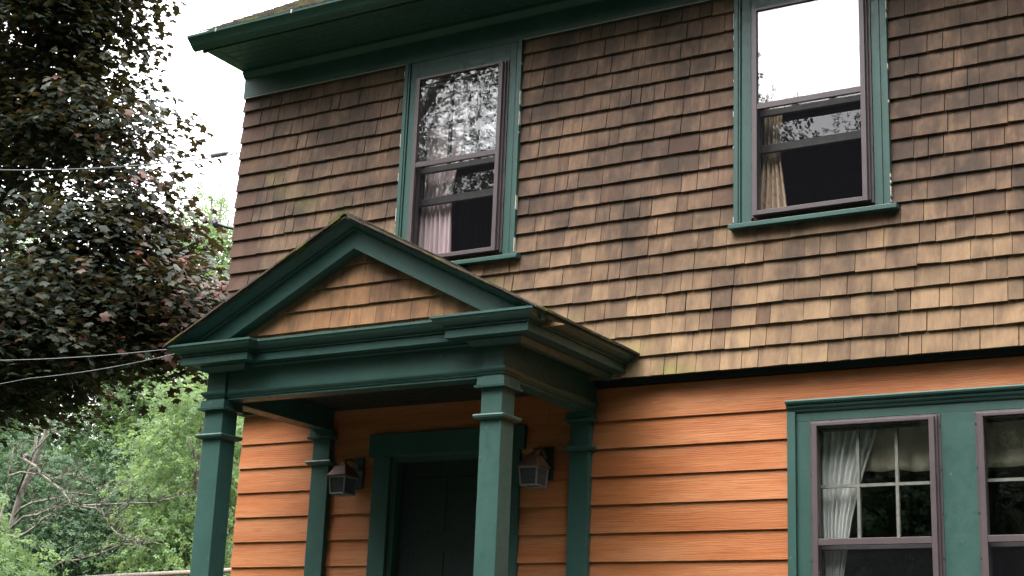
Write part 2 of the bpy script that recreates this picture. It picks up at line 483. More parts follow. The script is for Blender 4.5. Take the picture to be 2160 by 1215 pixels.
mb.box(-7.5, -7.4, 0.213, 7.0, 0.75, 3.6); mb.box(XR - 0.1, XR, 0.213, 7.0, 0.75, 3.6); mb.box(-7.4, XR - 0.1, 6.9, 7.0, 0.75, 3.6)
own(mb.build('side_wall', M['orange']))
own(box('foundation', M['concrete'], None, -7.48, XR - 0.02, 0.11, 6.98, -0.1, 0.75))
# rooms
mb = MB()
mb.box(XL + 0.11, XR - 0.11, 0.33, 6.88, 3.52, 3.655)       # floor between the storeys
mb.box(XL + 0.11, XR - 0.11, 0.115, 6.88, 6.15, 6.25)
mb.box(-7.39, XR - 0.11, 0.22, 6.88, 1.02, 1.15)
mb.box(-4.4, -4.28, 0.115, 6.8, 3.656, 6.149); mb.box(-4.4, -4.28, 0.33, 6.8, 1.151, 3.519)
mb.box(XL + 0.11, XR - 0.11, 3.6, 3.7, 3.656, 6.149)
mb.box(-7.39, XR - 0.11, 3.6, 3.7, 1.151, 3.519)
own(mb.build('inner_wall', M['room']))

# ---- cedar shingles, one by one
def shingle_verts(x0, x1, z0, ztop, yb, yt, th, jl, jr, rot=0.0):
    """wedge: thick butt at z0, thin under the next course"""
    return [(x0, yb + rot, z0 + jl), (x1, yb - rot, z0 + jr), (x1, yb + th - rot, z0 + jr), (x0, yb + th + rot, z0 + jl),
            (x0, yt, ztop), (x1, yt, ztop), (x1, yt + 0.004, ztop), (x0, yt + 0.004, ztop)]


allsh = []
row = 0
z = SH_Z0
while z < 6.10:
    blocks = []
    for w in (W1, W2):
        if z + SH_P > 4.575 and z < 6.1 and z + SH_P * 0.6 > 4.56: blocks.append(w['casing'])
    spans = []; x = XL - 0.012
    for a, b in sorted(blocks):
        spans.append((x, a + 0.004)); x = b - 0.004
    spans.append((x, XR))
    for a, b in spans:
        x = a
        first = (a < XL + 0.01)
        while x < b - 0.01:
            w = random.choice((0.075, 0.09, 0.105, 0.12, 0.13, 0.145, 0.165, 0.185, 0.21)) + random.uniform(-0.008, 0.008)
            if first: w = random.uniform(0.17, 0.30)
            if b - x - w < 0.05: w = b - x
            rnd = min(1, max(0, random.gauss(0.5, 0.24)))
            tint = 0.0
            if first: tint = random.uniform(0.7, 1.0); first = False
            elif random.random() < 0.035: tint = random.uniform(0.35, 0.8)
            gap = random.choice((0.001, 0.0015, 0.002, 0.003))
            zt = min(z + SH_P + 0.03, 6.118)
            j = random.gauss(0, 0.0015); sk = random.gauss(0, 0.0010)
            if row == 0: j *= 0.4
            th = random.uniform(0.017, 0.021)
            frac = (zt - z) / (SH_P + 0.03)
            yb = -0.028 - random.uniform(0, 0.003)
            vs = shingle_verts(x + gap, x + w - gap, z, zt, yb, -0.004 - (1 - frac) * 0.018, th, j - sk, j + sk, random.gauss(0, 0.0020))
            allsh.append([vs, rnd, tint, 0.0])
            x += w
    z += SH_P; row += 1
for s in allsh:
    c = [sum(p[i] for p in s[0]) / 8 for i in range(3)]
    u, v, w = project(c)
    hid = (u < 1125 and v > 640) or (u < 1345 and v > 640 + (u - 1125) * 0.455 and u > 1125) or (u < 735 and v > 720 - (u - 375) * 0.75) or (735 <= u < 1125 and v > 450 + (u - 735) * 0.49)
    s[3] = (s[0][1][0] - s[0][0][0]) / w ** 2 if (-10 < u < 2170 and -20 < v < 1225 and not hid) else -1
allsh.sort(key=lambda s: -s[3])
N_PED = 30
rest = MB()
for i, s in enumerate(allsh):
    if i < 300 - N_PED and s[3] > 0:
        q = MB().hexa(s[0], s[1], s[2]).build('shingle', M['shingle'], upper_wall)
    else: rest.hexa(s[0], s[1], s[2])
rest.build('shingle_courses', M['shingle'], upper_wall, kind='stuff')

# ---- orange clapboards
LOWER = True
CP, CZ = 0.1793, 3.415
k = 0; z = CZ
while z > 0.7:
    ztop = z + CP + 0.02 if k else 3.632
    spans = [(-7.6, XR)]
    cuts = []
    if z < 3.40: cuts.append((-6.364, -5.176))
    if 1.85 < z + 0.1 and z < 3.40: cuts.append((-3.30, -1.30))
    x = -7.6; spans = []
    for a, b in sorted(cuts):
        spans.append((x, a)); x = b
    spans.append((x, XR))
    for a, b in spans:
        xs = [a]
        while b - xs[-1] > 3.7: xs.append(xs[-1] + random.uniform(2.2, 3.6))
        xs.append(b)
        for p, q in zip(xs, xs[1:]):
            r = random.random()
            vs = [(p + 0.001, 0.178, z), (q - 0.001, 0.178, z), (q - 0.001, 0.192, z), (p + 0.001, 0.192, z),
                  (p + 0.001, 0.195, ztop), (q - 0.001, 0.195, ztop), (q - 0.001, 0.2055, ztop), (p + 0.001, 0.2055, ztop)]
            MB().hexa(vs, r).build('clapboard', M['orange'], lower_wall)
    z -= CP; k += 1

# ---- overhang under the shingles
LOWER = False
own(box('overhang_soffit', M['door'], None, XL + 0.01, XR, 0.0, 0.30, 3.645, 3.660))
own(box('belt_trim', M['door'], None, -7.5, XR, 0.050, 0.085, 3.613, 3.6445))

# ---- frieze, eave, gutter, roof
own(box('frieze_board', M['green'], None, XL - 0.012, XR, -0.036, 0.005, 6.105, 6.325, bevel=0.002))
own(MB().box(XL, -6.15, -0.040, -0.0362, 6.1045, 6.111).box(-5.156, -3.58, -0.040, -0.0362, 6.1045, 6.111).box(-2.58, XR, -0.040, -0.0362, 6.1045, 6.111).build('frieze_edge', M['wood'], None, kind='stuff'))
own(MB().prism_x([(-0.036, 6.270), (-0.046, 6.272), (-0.075, 6.312), (-0.075, 6.332), (-0.036, 6.332)], XL - 0.012, XR).build('crown_moulding', M['green']))
ys = np.linspace(-0.455, 0.0, 7)
soffit = own(box('eave_soffit', M['green'], None, XL - 0.03, XR, -0.46, 0.0, 6.348, 6.362))
for a, b in zip(ys, ys[1:]):
    MB().box(XL + 0.075, XR, a + 0.002, b - 0.002, 6.334, 6.349).build('soffit_board', M['green'], soffit, bevel=0.002)
MB().box(XL - 0.03, XL + 0.072, -0.458, 0.0, 6.333, 6.349).build('end_board', M['green'], soffit, bevel=0.002)
own(box('fascia', M['green'], None, XL - 0.06, XR, -0.482, -0.4605, 6.33, 6.452))
gp = [(-0.484, 6.345), (-0.500, 6.338), (-0.512, 6.343), (-0.520, 6.350), (-0.530, 6.352), (-0.548, 6.366), (-0.560, 6.383), (-0.574, 6.400), (-0.586, 6.412), (-0.598, 6.416),
      (-0.600, 6.432), (-0.590, 6.432), (-0.590, 6.422), (-0.576, 6.412), (-0.560, 6.396), (-0.540, 6.366), (-0.515, 6.352), (-0.487, 6.352), (-0.487, 6.440), (-0.484, 6.440)]
gutter = own(MB().prism_x(gp, XL - 0.12, XR).build('gutter', M['green']))
MB().prism_x([(-0.484, 6.345), (-0.500, 6.338), (-0.530, 6.352), (-0.560, 6.383), (-0.598, 6.416), (-0.600, 6.432), (-0.484, 6.44)], XL - 0.123, XL - 0.1195).build('end_cap', M['green'], gutter)
for k in range(14):
    xx = XL + 0.16 + k * 0.72
    MB().box(xx, xx + 0.012, -0.604, -0.47, 6.433, 6.437).box(xx, xx + 0.012, -0.604, -0.6005, 6.41, 6.433).box(xx, xx + 0.012, -0.475, -0.47, 6.437, 6.475).build('gutter_strap', M['clip'], gutter)
RS = 0.67
cosr = 1 / math.sqrt(1 + RS * RS)
mb = MB()
ye, ze = -0.515, 6.452
mb.loft([[(xx, ye, ze), (xx, 3.5, ze + RS * (3.5 - ye)), (xx, 7.0 - ye, ze), (xx, 7.0 - ye, ze + 0.03), (xx, 3.5, ze + RS * (3.5 - ye) + 0.04), (xx, ye, ze + 0.03)] for xx in (XL - 0.06, XR + 0.06)])
roof = own(mb.build('roof', M['roof']))
rest = MB(); n = 0
for c in range(27):
    d = c * 0.14; x = XL - 0.075 - random.uniform(0, 0.3)
    while x < XR + 0.07:
        w = 0.305
        x0, x1 = max(x, XL - 0.075) + 0.002, min(x + w, XR + 0.075) - 0.002
        if x1 - x0 > 0.03:
            y0 = ye - 0.012 + d * cosr; y1 = y0 + 0.20 * cosr
            zf = lambda yy, o: ze + 0.03 + RS * (yy - ye) + o
            o = random.uniform(0, 0.005); j = random.gauss(0, 0.004)
            vs = [(x0, y0 + j, zf(y0 + j, 0.006)), (x1, y0 + j, zf(y0 + j, 0.006)), (x1, y1, zf(y1, 0.001)), (x0, y1, zf(y1, 0.001)),
                  (x0, y0 + j, zf(y0 + j, 0.018 + o)), (x1, y0 + j, zf(y0 + j, 0.018 + o)), (x1, y1, zf(y1, 0.008)), (x0, y1, zf(y1, 0.008))]
            if c < 6 and x < -5.0: MB().hexa(vs, random.random()).build('roof_shingle', M['roof'], roof); n += 1
            else: rest.hexa(vs, random.random())
        x += w
rest.build('roof_shingle_courses', M['roof'], roof, kind='stuff')
own(MB().box(-4.2, -3.6, 4.2, 4.8, 8.2, 10.2).box(-4.25, -3.55, 4.15, 4.85, 10.2, 10.3).build('chimney', M['leather']))


# ------------------------------------------------------------------ windows
def frame_rect(mb, x0, x1, z0, z1, w, y0, y1, wb=None, wt=None):
    wb = w if wb is None else wb; wt = w if wt is None else wt
    mb.box(x0, x0 + w, y0, y1, z0, z1); mb.box(x1 - w, x1, y0, y1, z0, z1)
    if wb: mb.box(x0 + w, x1 - w, y0, y1, z0, z0 + wb)
    if wt: mb.box(x0 + w, x1 - w, y0, y1, z1 - wt, z1)


def storm_window(parent, c, y, zb, zt, zr, cols, muntin_m, r2=None, glass='glass'):
    """aluminium storm frame with a glass upper half and a screen lower half, and the old wooden sashes behind it; zr = top of the meeting rail"""
    fr = MB()
    frame_rect(fr, c - 0.388, c + 0.388, zb - 0.03, zt + 0.03, 0.034, y - 0.041, y - 0.036, 0.03, 0.03)      # flange
    frame_rect(fr, c - 0.374, c + 0.374, zb - 0.018, zt + 0.020, 0.026, y - 0.062, y - 0.0412, 0.02, 0.02)
    frame_rect(fr, c - 0.363, c + 0.363, zb - 0.028, zt + 0.010, 0.031, y - 0.088, y - 0.0622, 0.028, 0.018)
    sc = MB()
    for k in range(6):
        zz = zb + 0.06 + k * (zt - zb - 0.1) / 5
        for xx in (c - 0.384, c + 0.384): sc.box(xx - 0.0035, xx + 0.0035, y - 0.0445, y - 0.0405, zz - 0.0035, zz + 0.0035)
    for k in range(3): sc.box(c - 0.26 + 0.26 * k, c - 0.252 + 0.26 * k, y - 0.0445, y - 0.0405, zt + 0.0225, zt + 0.0285)
    sc.build('screws', M['black'], parent, kind='stuff')
    # inner jamb track
    frame_rect(fr, c - 0.352, c + 0.352, zb - 0.005, zt + 0.002, 0.012, y - 0.0358, y + 0.0, 0.012, 0.012)
    f = fr.build('storm_frame', M['frame'], parent, 0.0015)
    MB().box(c - 0.331, c + 0.331, y - 0.086, y - 0.064, zr - 0.037, zr).build('meeting_rail', M['frame'], parent, 0.0015)
    # upper glass in its channel
    g = MB().add([(c - 0.334, y - 0.072, zr - 0.005), (c + 0.334, y - 0.072, zr - 0.005), (c + 0.334, y - 0.0735, zt + 0.002), (c - 0.334, y - 0.0735, zt + 0.002)], [(0, 1, 2, 3)])
    g.build('storm_pane', M[glass], parent, recalc=False)
    MB().add([(c - 0.334, y - 0.068, zb - 0.003), (c + 0.334, y - 0.068, zb - 0.003), (c + 0.334, y - 0.068, zr - 0.03), (c - 0.334, y - 0.068, zr - 0.03)], [(0, 1, 2, 3)]).build('insect_screen', M['screen'], parent, recalc=False)
    # upper wooden sash
    sb = MB(); st = zt + 0.02; sb0 = zr - 0.055
    frame_rect(sb, c - 0.395, c + 0.395, sb0, st, 0.05, y + 0.002, y + 0.032, 0.04, 0.045)
    sash = sb.build('upper_sash', M['dsash'], parent, 0.002)
    x0, x1 = c - 0.345, c + 0.345; zz0, zz1 = sb0 + 0.04, st - 0.045
    pw = (x1 - x0) / cols; zm = (zz0 + zz1) / 2
    for i in range(1, cols): MB().box(x0 + pw * i - 0.009, x0 + pw * i + 0.009, y + 0.004, y + 0.030, zz0, zz1).build('muntin', muntin_m, parent)
    for i in range(cols):
        MB().box(x0 + pw * i + (0.0092 if i else 0), x0 + pw * (i + 1) - (0.0092 if i < cols - 1 else 0), y + 0.005, y + 0.029, zm - 0.009, zm + 0.009).build('muntin', muntin_m, parent)
        for (za, zc) in ((zz0, zm), (zm, zz1)):
            t = random.gauss(0, 0.0012); t2 = random.gauss(0, 0.0012)
            xa, xb = x0 + pw * i, x0 + pw * (i + 1)
            MB().add([(xa, y + 0.017 + t, za), (xb, y + 0.017 - t, za), (xb, y + 0.017 + t2, zc), (xa, y + 0.017 - t2, zc)], [(0, 1, 2, 3)]).build('pane', M['glass'], parent, recalc=False)
    # lower sash, slid up when the window is open
    lb = r2 - 0.048 if r2 else zb - 0.015
    lt = lb + (zr - zb) + 0.03
    lt = min(lt, zt)
    sb = MB(); frame_rect(sb, c - 0.395, c + 0.395, lb, lt, 0.05, y + 0.036, y + 0.066, 0.052, 0.035)
    sb.build('lower_sash', M['dsash'], parent, 0.002)
    MB().add([(c - 0.345, y + 0.052, lb + 0.05), (c + 0.345, y + 0.052, lb + 0.05), (c + 0.345, y + 0.0505, lt - 0.034), (c - 0.345, y + 0.0505, lt - 0.034)], [(0, 1, 2, 3)]).build('pane', M['glass'], parent, recalc=False)
    # jamb liner
    jb = MB(); frame_rect(jb, c - 0.404, c + 0.404, zb - 0.035, zt + 0.028, 0.008, y + 0.001, y + 0.11)
    jb.build('jamb', M['dsash'], parent)


def upper_window(w):
    c = w['cx']; a, b = w['casing']
    zt = 6.104
    mb = MB()
    for s, e in ((a, 1), (b, -1)):
        x0, x1 = sorted((s, s + e * 0.03)); mb.box(x0, x1, -0.052, 0.006, 4.548, zt)
        x0, x1 = sorted((s + e * 0.0302, s + e * 0.043)); mb.box(x0, x1, -0.044, 0.006, 4.548, zt)
        x0, x1 = sorted((s + e * 0.0435, s + e * 0.05)); mb.box(x0, x1, -0.030, 0.006, 4.548, zt)
        x0, x1 = sorted((s + e * 0.0502, c - e * 0.39)); mb.box(x0, x1, -0.035, 0.006, 4.548, zt)
    mb.box(c - 0.3898, c + 0.3898, -0.035, 0.006, 5.974, zt)
    win = own(mb.build('window', M['green'], None, 0.002))
    MB().loft([[(x, -0.082, 4.511), (x, -0.082, 4.540), (x, -0.035, 4.5475), (x, 0.02, 4.556), (x, 0.02, 4.511)] for x in (c - 0.527, c + 0.532)]).build('sill', M['green'], win, 0.003)
    ck = MB()
    for xx in (a, b):
        z = 4.56
        while z < 6.05:
            L = random.choice((0.008, 0.015, 0.02, 0.035, 0.06, 0.1))
            ck.box(xx - 0.0022, xx + 0.0022, -0.0530, -0.030, z, min(z + L, 6.09)); z += L + random.choice((0.02, 0.05, 0.2, 0.3, 0.45))
    ck.build('caulk_flecks', M['caulk'], win, kind='stuff')
    storm_window(win, c, 0.0, 4.604, 5.944, 5.305, 3, M['dsash'], r2=5.068, glass=w['glass'])
    return win


for w in (W1, W2): upper_window(w)

# pair of lower windows in one green casing
LOWER = True
def lower_window(c, first):
    a, b = -3.312, -1.288
    y = YL
    mb = MB()
    zt = 3.328
    if first:
        mb.box(a, a + 0.052, y - 0.058, y + 0.006, 1.9, 3.385)
        mb.box(a + 0.0522, c - 0.386, y - 0.035, y + 0.006, 1.9, zt)
    else:
        mb.box(b - 0.052, b, y - 0.058, y + 0.006, 1.9, 3.385)
        mb.box(c + 0.386, b - 0.0522, y - 0.035, y + 0.006, 1.9, zt)
    win = own(mb.build('window', M['green'], None, 0.002))
    if first:
        MB().box(c + 0.386, W3C[1] - 0.386, y - 0.035, y + 0.006, 1.9, zt).build('mullion', M['green'], win, 0.002)
        MB().box(a + 0.0522, b - 0.0522, y - 0.036, y + 0.006, zt + 0.0005, 3.385).build('head_casing', M['green'], win, 0.002)
        MB().prism_x([(y + 0.006, 3.3855), (y - 0.046, 3.3855), (y - 0.052, 3.395), (y - 0.052, 3.402), (y - 0.060, 3.404), (y - 0.068, 3.411), (y - 0.071, 3.420), (y - 0.066, 3.425), (y - 0.078, 3.428), (y - 0.087, 3.436), (y - 0.090, 3.446), (y - 0.084, 3.454), (y + 0.006, 3.460)],
                     a, b).build('head_crown', M['green'], win)
        MB().loft([[(x, y - 0.082, 1.865), (x, y - 0.082, 1.894), (x, y - 0.0, 1.899), (x, y, 1.865)] for x in (a - 0.03, b + 0.03)]).build('sill', M['green'], win, 0.003)
    storm_window(win, c, y, 1.945, 3.296, 2.626, 3, M['sash'])
    return win


lower_window(W3C[0], True); lower_window(W3C[1], False)

# ------------------------------------------------------------------ door and its casing
PF = 1.15
mb = MB()
mb.box(-6.364, -6.221, 0.160, 0.2055, PF, 3.26); mb.box(-5.319, -5.176, 0.160, 0.2055, PF, 3.26); mb.box(-6.40, -5.14, 0.150, 0.2055, 3.2605, 3.42)
own(mb.build('door_casing', M['green'], None, 0.003))
mb = MB(); frame_rect(mb, -6.22, -5.32, PF, 3.26, 0.03, 0.207, 0.36, 0.02, 0.03)
own(mb.build('door_jamb', M['green'], None))
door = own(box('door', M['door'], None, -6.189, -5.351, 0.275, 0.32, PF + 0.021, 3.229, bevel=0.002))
for i, (za, zc) in enumerate(((1.35, 1.95), (2.1, 2.62), (2.75, 3.12))):
    for xa in (-6.08, -5.73):
        MB().box(xa, xa + 0.27, 0.268, 0.2748, za, zc).build('door_panel', M['door'], door, 0.006)
MB().tube([(-5.43, 0.275, 2.05), (-5.43, 0.225, 2.05), (-5.43, 0.222, 2.05)], [0.012, 0.012, 0.03], 10).build('door_handle', M['metal'], door)

# ------------------------------------------------------------------ entry porch
XC = -5.692
CL, CR = (-6.90, -6.744), (-4.760, -4.617)
YF = -1.0


def ring(x0, x1, y0, y1): return [(x0, y1), (x0, y0), (x1, y0), (x1, y1)]


def post(name, x0, x1, y0, y1, wall):
    """square post; capital and collar are parts"""
    p = own(box(name, M['green'], None, x0, x1, y0, y1, PF, 3.474, bevel=0.004))
    prof_cap = [(0.0, 3.412), (0.032, 3.412), (0.034, 3.426), (0.022, 3.430), (0.020, 3.4755), (0.0, 3.4755)]
    prof_col = [(0.0, 3.222), (0.014, 3.224), (0.030, 3.234), (0.034, 3.246), (0.030, 3.254), (0.0, 3.257)]
    for nm, pr in (('capital', prof_cap), ('collar', prof_col)):
        mb = MB()
        if wall: path = [(x0, y1 - 0.001), (x0, y0), (x1, y0), (x1, y1 - 0.001)]
        else: path = [(x0 + 0.02, y1), (x0, y1), (x0, y0), (x1, y0), (x1, y1), (x0 + 0.0201, y1)]
        mb.sweep(path, [(o - 0.002 if o == 0 else o, z) for o, z in pr])
        mb.build(nm, M['green'], p)
    base = [(-0.002, PF), (0.03, PF), (0.03, PF + 0.12), (0.015, PF + 0.14), (-0.002, PF + 0.145)]
    mb = MB(); mb.sweep([(x0, y1 - 0.001), (x0, y0), (x1, y0), (x1, y1 - 0.001)], base); mb.build('plinth', M['green'], p)
    return p


post('column', CL[0], CL[1], YF, YF + 0.145, False)
post('column', CR[0], CR[1], YF, YF + 0.145, False)
post('pilaster', -6.885, -6.733, 0.135, 0.1995, True)
post('pilaster', -4.790, -4.646, 0.135, 0.1995, True)

# entablature: beams with a break over each column
mb = MB()
zb, ztp = 3.476, 3.70
mb.box(CL[1] + 0.0005, CR[0] - 0.0005, YF + 0.02, YF + 0.13, zb, ztp)
mb.box(CL[0] - 0.0, CL[1], YF, YF + 0.145, zb + 0.0002, ztp); mb.box(CR[0], CR[1], YF, YF + 0.145, zb + 0.0002, ztp)
mb.box(CL[0] + 0.015, CL[1] - 0.012, YF + 0.1455, 0.199, zb, ztp); mb.box(CR[0] + 0.012, CR[1] - 0.015, YF + 0.1455, 0.199, zb, ztp)
ent = own(mb.build('entablature', M['green'], None, 0.003))
path = [(CL[0] + 0.015, 0.1985), (CL[0] + 0.015, YF + 0.17), (CL[0], YF + 0.17), (CL[0], YF), (CL[1], YF), (CL[1], YF + 0.02), (CR[0], YF + 0.02), (CR[0], YF), (CR[1], YF), (CR[1], YF + 0.17), (CR[1] - 0.015, YF + 0.17), (CR[1] - 0.015, 0.1985)]
MB().sweep(path, [(-0.003, 3.494), (0.008, 3.494), (0.010, 3.503), (0.018, 3.508), (0.026, 3.520), (0.028, 3.532), (-0.003, 3.538)]).build('architrave_moulding', M['green'], ent)
own(box('porch_ceiling', M['door'], None, CL[0] + 0.1, CR[1] - 0.1, YF + 0.1, 0.198, 3.62, 3.64))  # porch shade put into the ceiling's near-black colour

# cornice with corner breaks
cx0, cx1 = -6.86, -4.522
YM = YF + 0.075
cpath = [(cx0, 0.106), (cx0, YF), (-6.60, YF), (-6.60, YM), (-4.785, YM), (-4.785, YF), (cx1, YF), (cx1, 0.106)]
cprof = [(-0.14, 3.705), (0.02, 3.705), (0.022, 3.655), (0.040, 3.660), (0.060, 3.690), (0.060, 3.700), (0.135, 3.700), (0.138, 3.695), (0.152, 3.695), (0.152, 3.739), (0.146, 3.742), (0.146, 3.748), (0.162, 3.749), (0.162, 3.757), (0.155, 3.760),
         (0.168, 3.764), (0.188, 3.771), (0.206, 3.784), (0.214, 3.798), (0.216, 3.803), (0.221, 3.804), (0.221, 3.818), (0.10, 3.832), (-0.14, 3.835)]
corn = MB().sweep(cpath, cprof).build('cornice', M['green'], ent)
own(box('cornice_cap', M['green'], None, cx0 - 0.02, cx1 + 0.02, YM - 0.02, 0.104, 3.70, 3.79))

# pediment
SL = 0.515


def rake(mb, sec, half, z_ref):
    """sec: (y, dz) outline; runs from the apex down both sides"""
    for sgn in (-1, 1):
        mb.loft([[(XC + sgn * xx, y, z_ref - SL * xx + dz) for y, dz in sec] for xx in (0.0, half)])


mb = MB(); rake(mb, [(-1.100, -0.002), (-1.100, 0.132), (-0.985, 0.132), (-0.985, -0.002)], 1.20, 4.356)
ped = own(mb.build('pediment', M['green'], None, 0.002))
mb = MB(); rake(mb, [(-1.08, 0.112), (-1.112, 0.114), (-1.116, 0.122), (-1.108, 0.124), (-1.112, 0.130), (-1.128, 0.134), (-1.150, 0.144), (-1.172, 0.152), (-1.188, 0.156), (-1.194, 0.157), (-1.205, 0.157), (-1.205, 0.172), (-1.02, 0.176)], 1.385, 4.383 - 0.022)
mb.build('raking_crown', M['green'], ped)
own(MB().loft([[(XC - 1.2, y, 3.80), (XC + 1.2, y, 3.80), (XC, y, 4.44)] for y in (-0.985, -0.90)]).build('tympanum_backing', M['fresh']))
butts = [3.745, 3.880, 4.013, 4.147, 4.283]
for k, z in enumerate(butts):
    x = XC - 1.35 + random.uniform(0, 0.1)
    while x < XC + 1.35:
        w = random.choice((0.09, 0.115, 0.13, 0.15, 0.17, 0.2))
        x0, x1 = x + 0.0012, x + w - 0.0012
        lim = lambda xx: 4.47 - SL * abs(xx - XC)
        zt0, zt1 = min(z + 0.16, lim(x0)), min(z + 0.16, lim(x1))
        if max(zt0, zt1) > z + 0.012:
            zt0, zt1 = max(zt0, z + 0.004), max(zt1, z + 0.004)
            j = random.gauss(0, 0.001)
            yb = -1.012; f = lambda zt: yb + 0.022 * min(1, (zt - z) / 0.16)
            vs = [(x0, yb, z + j), (x1, yb, z + j), (x1, yb + 0.016, z + j), (x0, yb + 0.016, z + j),
                  (x0, f(zt0), zt0), (x1, f(zt1), zt1), (x1, f(zt1) + 0.005, zt1), (x0, f(zt0) + 0.005, zt0)]
            MB().hexa(vs, min(1, max(0, random.gauss(0.62, 0.2))), 0.12 if random.random() < 0.7 else 0.0).build('shingle', M['fresh'], ped)
        x += w

# porch roof
mb = MB()
for sgn in (-1, 1):
    mb.loft([[(XC, -1.212, 4.522), (XC, 0.115, 4.522), (XC, 0.115, 4.536), (XC, -1.212, 4.536)],
             [(XC + sgn * 1.405, y, 4.522 - SL * 1.405 + dz) for y, dz in ((-1.212, 0), (0.115, 0), (0.115, 0.014), (-1.212, 0.014))]])
proof = own(mb.build('porch_roof', M['roof']))
cs = 1 / math.sqrt(1 + SL * SL)
for sgn in (-1, 1):
    for c in range(12):
        r1 = 1.42 - c * 0.125 * cs; r0 = max(r1 - 0.19 * cs, 0.0)
        y = -1.228 - random.uniform(0, 0.25)
        while y < 0.09:
            w = 0.305
            y0, y1 = max(y, -1.228 - random.uniform(0, 0.006)) + 0.002, min(y + w, 0.11) - 0.002
            if y1 - y0 > 0.03:
                zz = lambda rr, o: 4.536 - SL * rr + o
                j = random.uniform(-0.006, 0.006); o = random.uniform(0, 0.008); o2 = random.uniform(0, 0.008)
                vs = [(XC + sgn * (r1 + j), y0, zz(r1, -0.002)), (XC + sgn * (r1 + j), y1, zz(r1, -0.002)), (XC + sgn * r0, y1, zz(r0, 0.0)), (XC + sgn * r0, y0, zz(r0, 0.0)),
                      (XC + sgn * (r1 + j), y0, zz(r1, 0.008 + o)), (XC + sgn * (r1 + j), y1, zz(r1, 0.008 + o2)), (XC + sgn * r0, y1, zz(r0, 0.012)), (XC + sgn * r0, y0, zz(r0, 0.012))]
                MB().hexa(vs, random.random()).build('roof_shingle', M['roof'], proof)
            y += w
for k in range(6):
    y0 = -1.225 + k * 0.245; y1 = min(y0 + 0.255, 0.1)
    mb = MB()
    for sgn in (-1, 1): mb.hexa([(XC, y0, 4.547), (XC + sgn * 0.12, y0, 4.487), (XC + sgn * 0.12, y1, 4.485), (XC, y1, 4.545), (XC, y0, 4.566), (XC + sgn * 0.12, y0, 4.503), (XC + sgn * 0.12, y1, 4.497), (XC, y1, 4.556)], random.random())
    mb.build('ridge_cap', M['roof'], proof)

# floor and steps (below the picture, they carry the columns)
own(MB().box(-7.0, -4.5, -1.15, 0.2, PF - 0.06, PF - 0.0005).build('porch_floor', M['deck']))
own(MB().box(-6.95, -4.55, -1.1, 0.2, -0.05, PF - 0.061).build('porch_base', M['concrete']))
for k in range(6):
    own(MB().box(-6.5, -4.95, -1.16 - 0.29 * (k + 1), -1.16 - 0.29 * k - 0.001, -0.05, PF - 0.17 * (k + 1) - 0.01).build('step', M['concrete'], None, 0.004))

LOWER = False
# service bracket on the side wall, left of the shingles
sb = MB(); sb.tube([(-7.66, 0.10, 5.06), (-7.80, 0.03, 5.095), (-7.90, 0.01, 5.135)], [0.012, 0.014, 0.016], 8)
sbr = own(sb.build('service_bracket', M['black']))
MB().tube([(-7.885, 0.012, 5.10), (-7.895, 0.012, 5.125), (-7.91, 0.01, 5.15), (-7.925, 0.01, 5.185)], [0.02, 0.030, 0.026, 0.014], 10).build('insulator', M['black'], sbr)


# ------------------------------------------------------------------ porch lanterns
def lantern(x, label):
    y = 0.0
    t = thing('porch_lantern', label, 'lantern', low((x, y, 2.96)), 'lanterns beside the porch door')
    def put(mb, name, mat, parent=t, bevel=0.0):
        for i, p in enumerate(mb.v): mb.v[i] = (p[0], p[1], p[2] - 2.96)
        return mb.build(name, mat, parent, bevel)
    put(MB().box(-0.06, 0.06, 0.160, 0.1775, 3.03, 3.27), 'back_plate', M['door'], bevel=0.006)
    put(MB().tube([(0, 0.165, 3.19), (0, 0.12, 3.235), (0, 0.06, 3.245), (0, 0.0, 3.215)], 0.011, 8), 'arm', M['metal'])
    rings = []
    for zz, h in ((3.098, 0.088), (3.104, 0.090), (3.112, 0.084), (3.150, 0.062), (3.178, 0.046), (3.188, 0.026), (3.204, 0.018), (3.206, 0.010), (3.226, 0.009), (3.240, 0.002)):
        rings.append([(sx * h, sy * h, zz) for sx, sy in ((-1, -1), (1, -1), (1, 1), (-1, 1))])
    put(MB().loft(rings), 'lantern_roof', M['metal'])
    mb = MB(); tp, bt = 0.074, 0.064
    cor = [(-1, -1), (1, -1), (1, 1), (-1, 1)]
    for sx, sy in cor:
        mb.tube([(sx * bt, sy * bt, 2.965), (sx * tp, sy * tp, 3.097)], 0.007, 4)
    for (h, zz) in ((bt, 2.968), (tp, 3.092)):
        for (a, b) in zip(cor, cor[1:] + cor[:1]): mb.tube([(a[0] * h, a[1] * h, zz), (b[0] * h, b[1] * h, zz)], 0.007, 4)
    put(mb, 'cage', M['lglass'])
    mb = MB(); mb.loft([[(sx * (bt - 0.004), sy * (bt - 0.004), 2.97) for sx, sy in cor], [(sx * (tp - 0.004), sy * (tp - 0.004), 3.09) for sx, sy in cor]])
    put(mb, 'frosted_glass', M['lpane'])
    t.scale = (0.87, 0.95, 0.90)
    t.location.z += 0.02
    return t


lantern(-4.972, 'small lantern with a peaked copper cap, on the wall right of the porch door')
lantern(-6.490, 'small lantern in deep shade, on the wall left of the porch door')


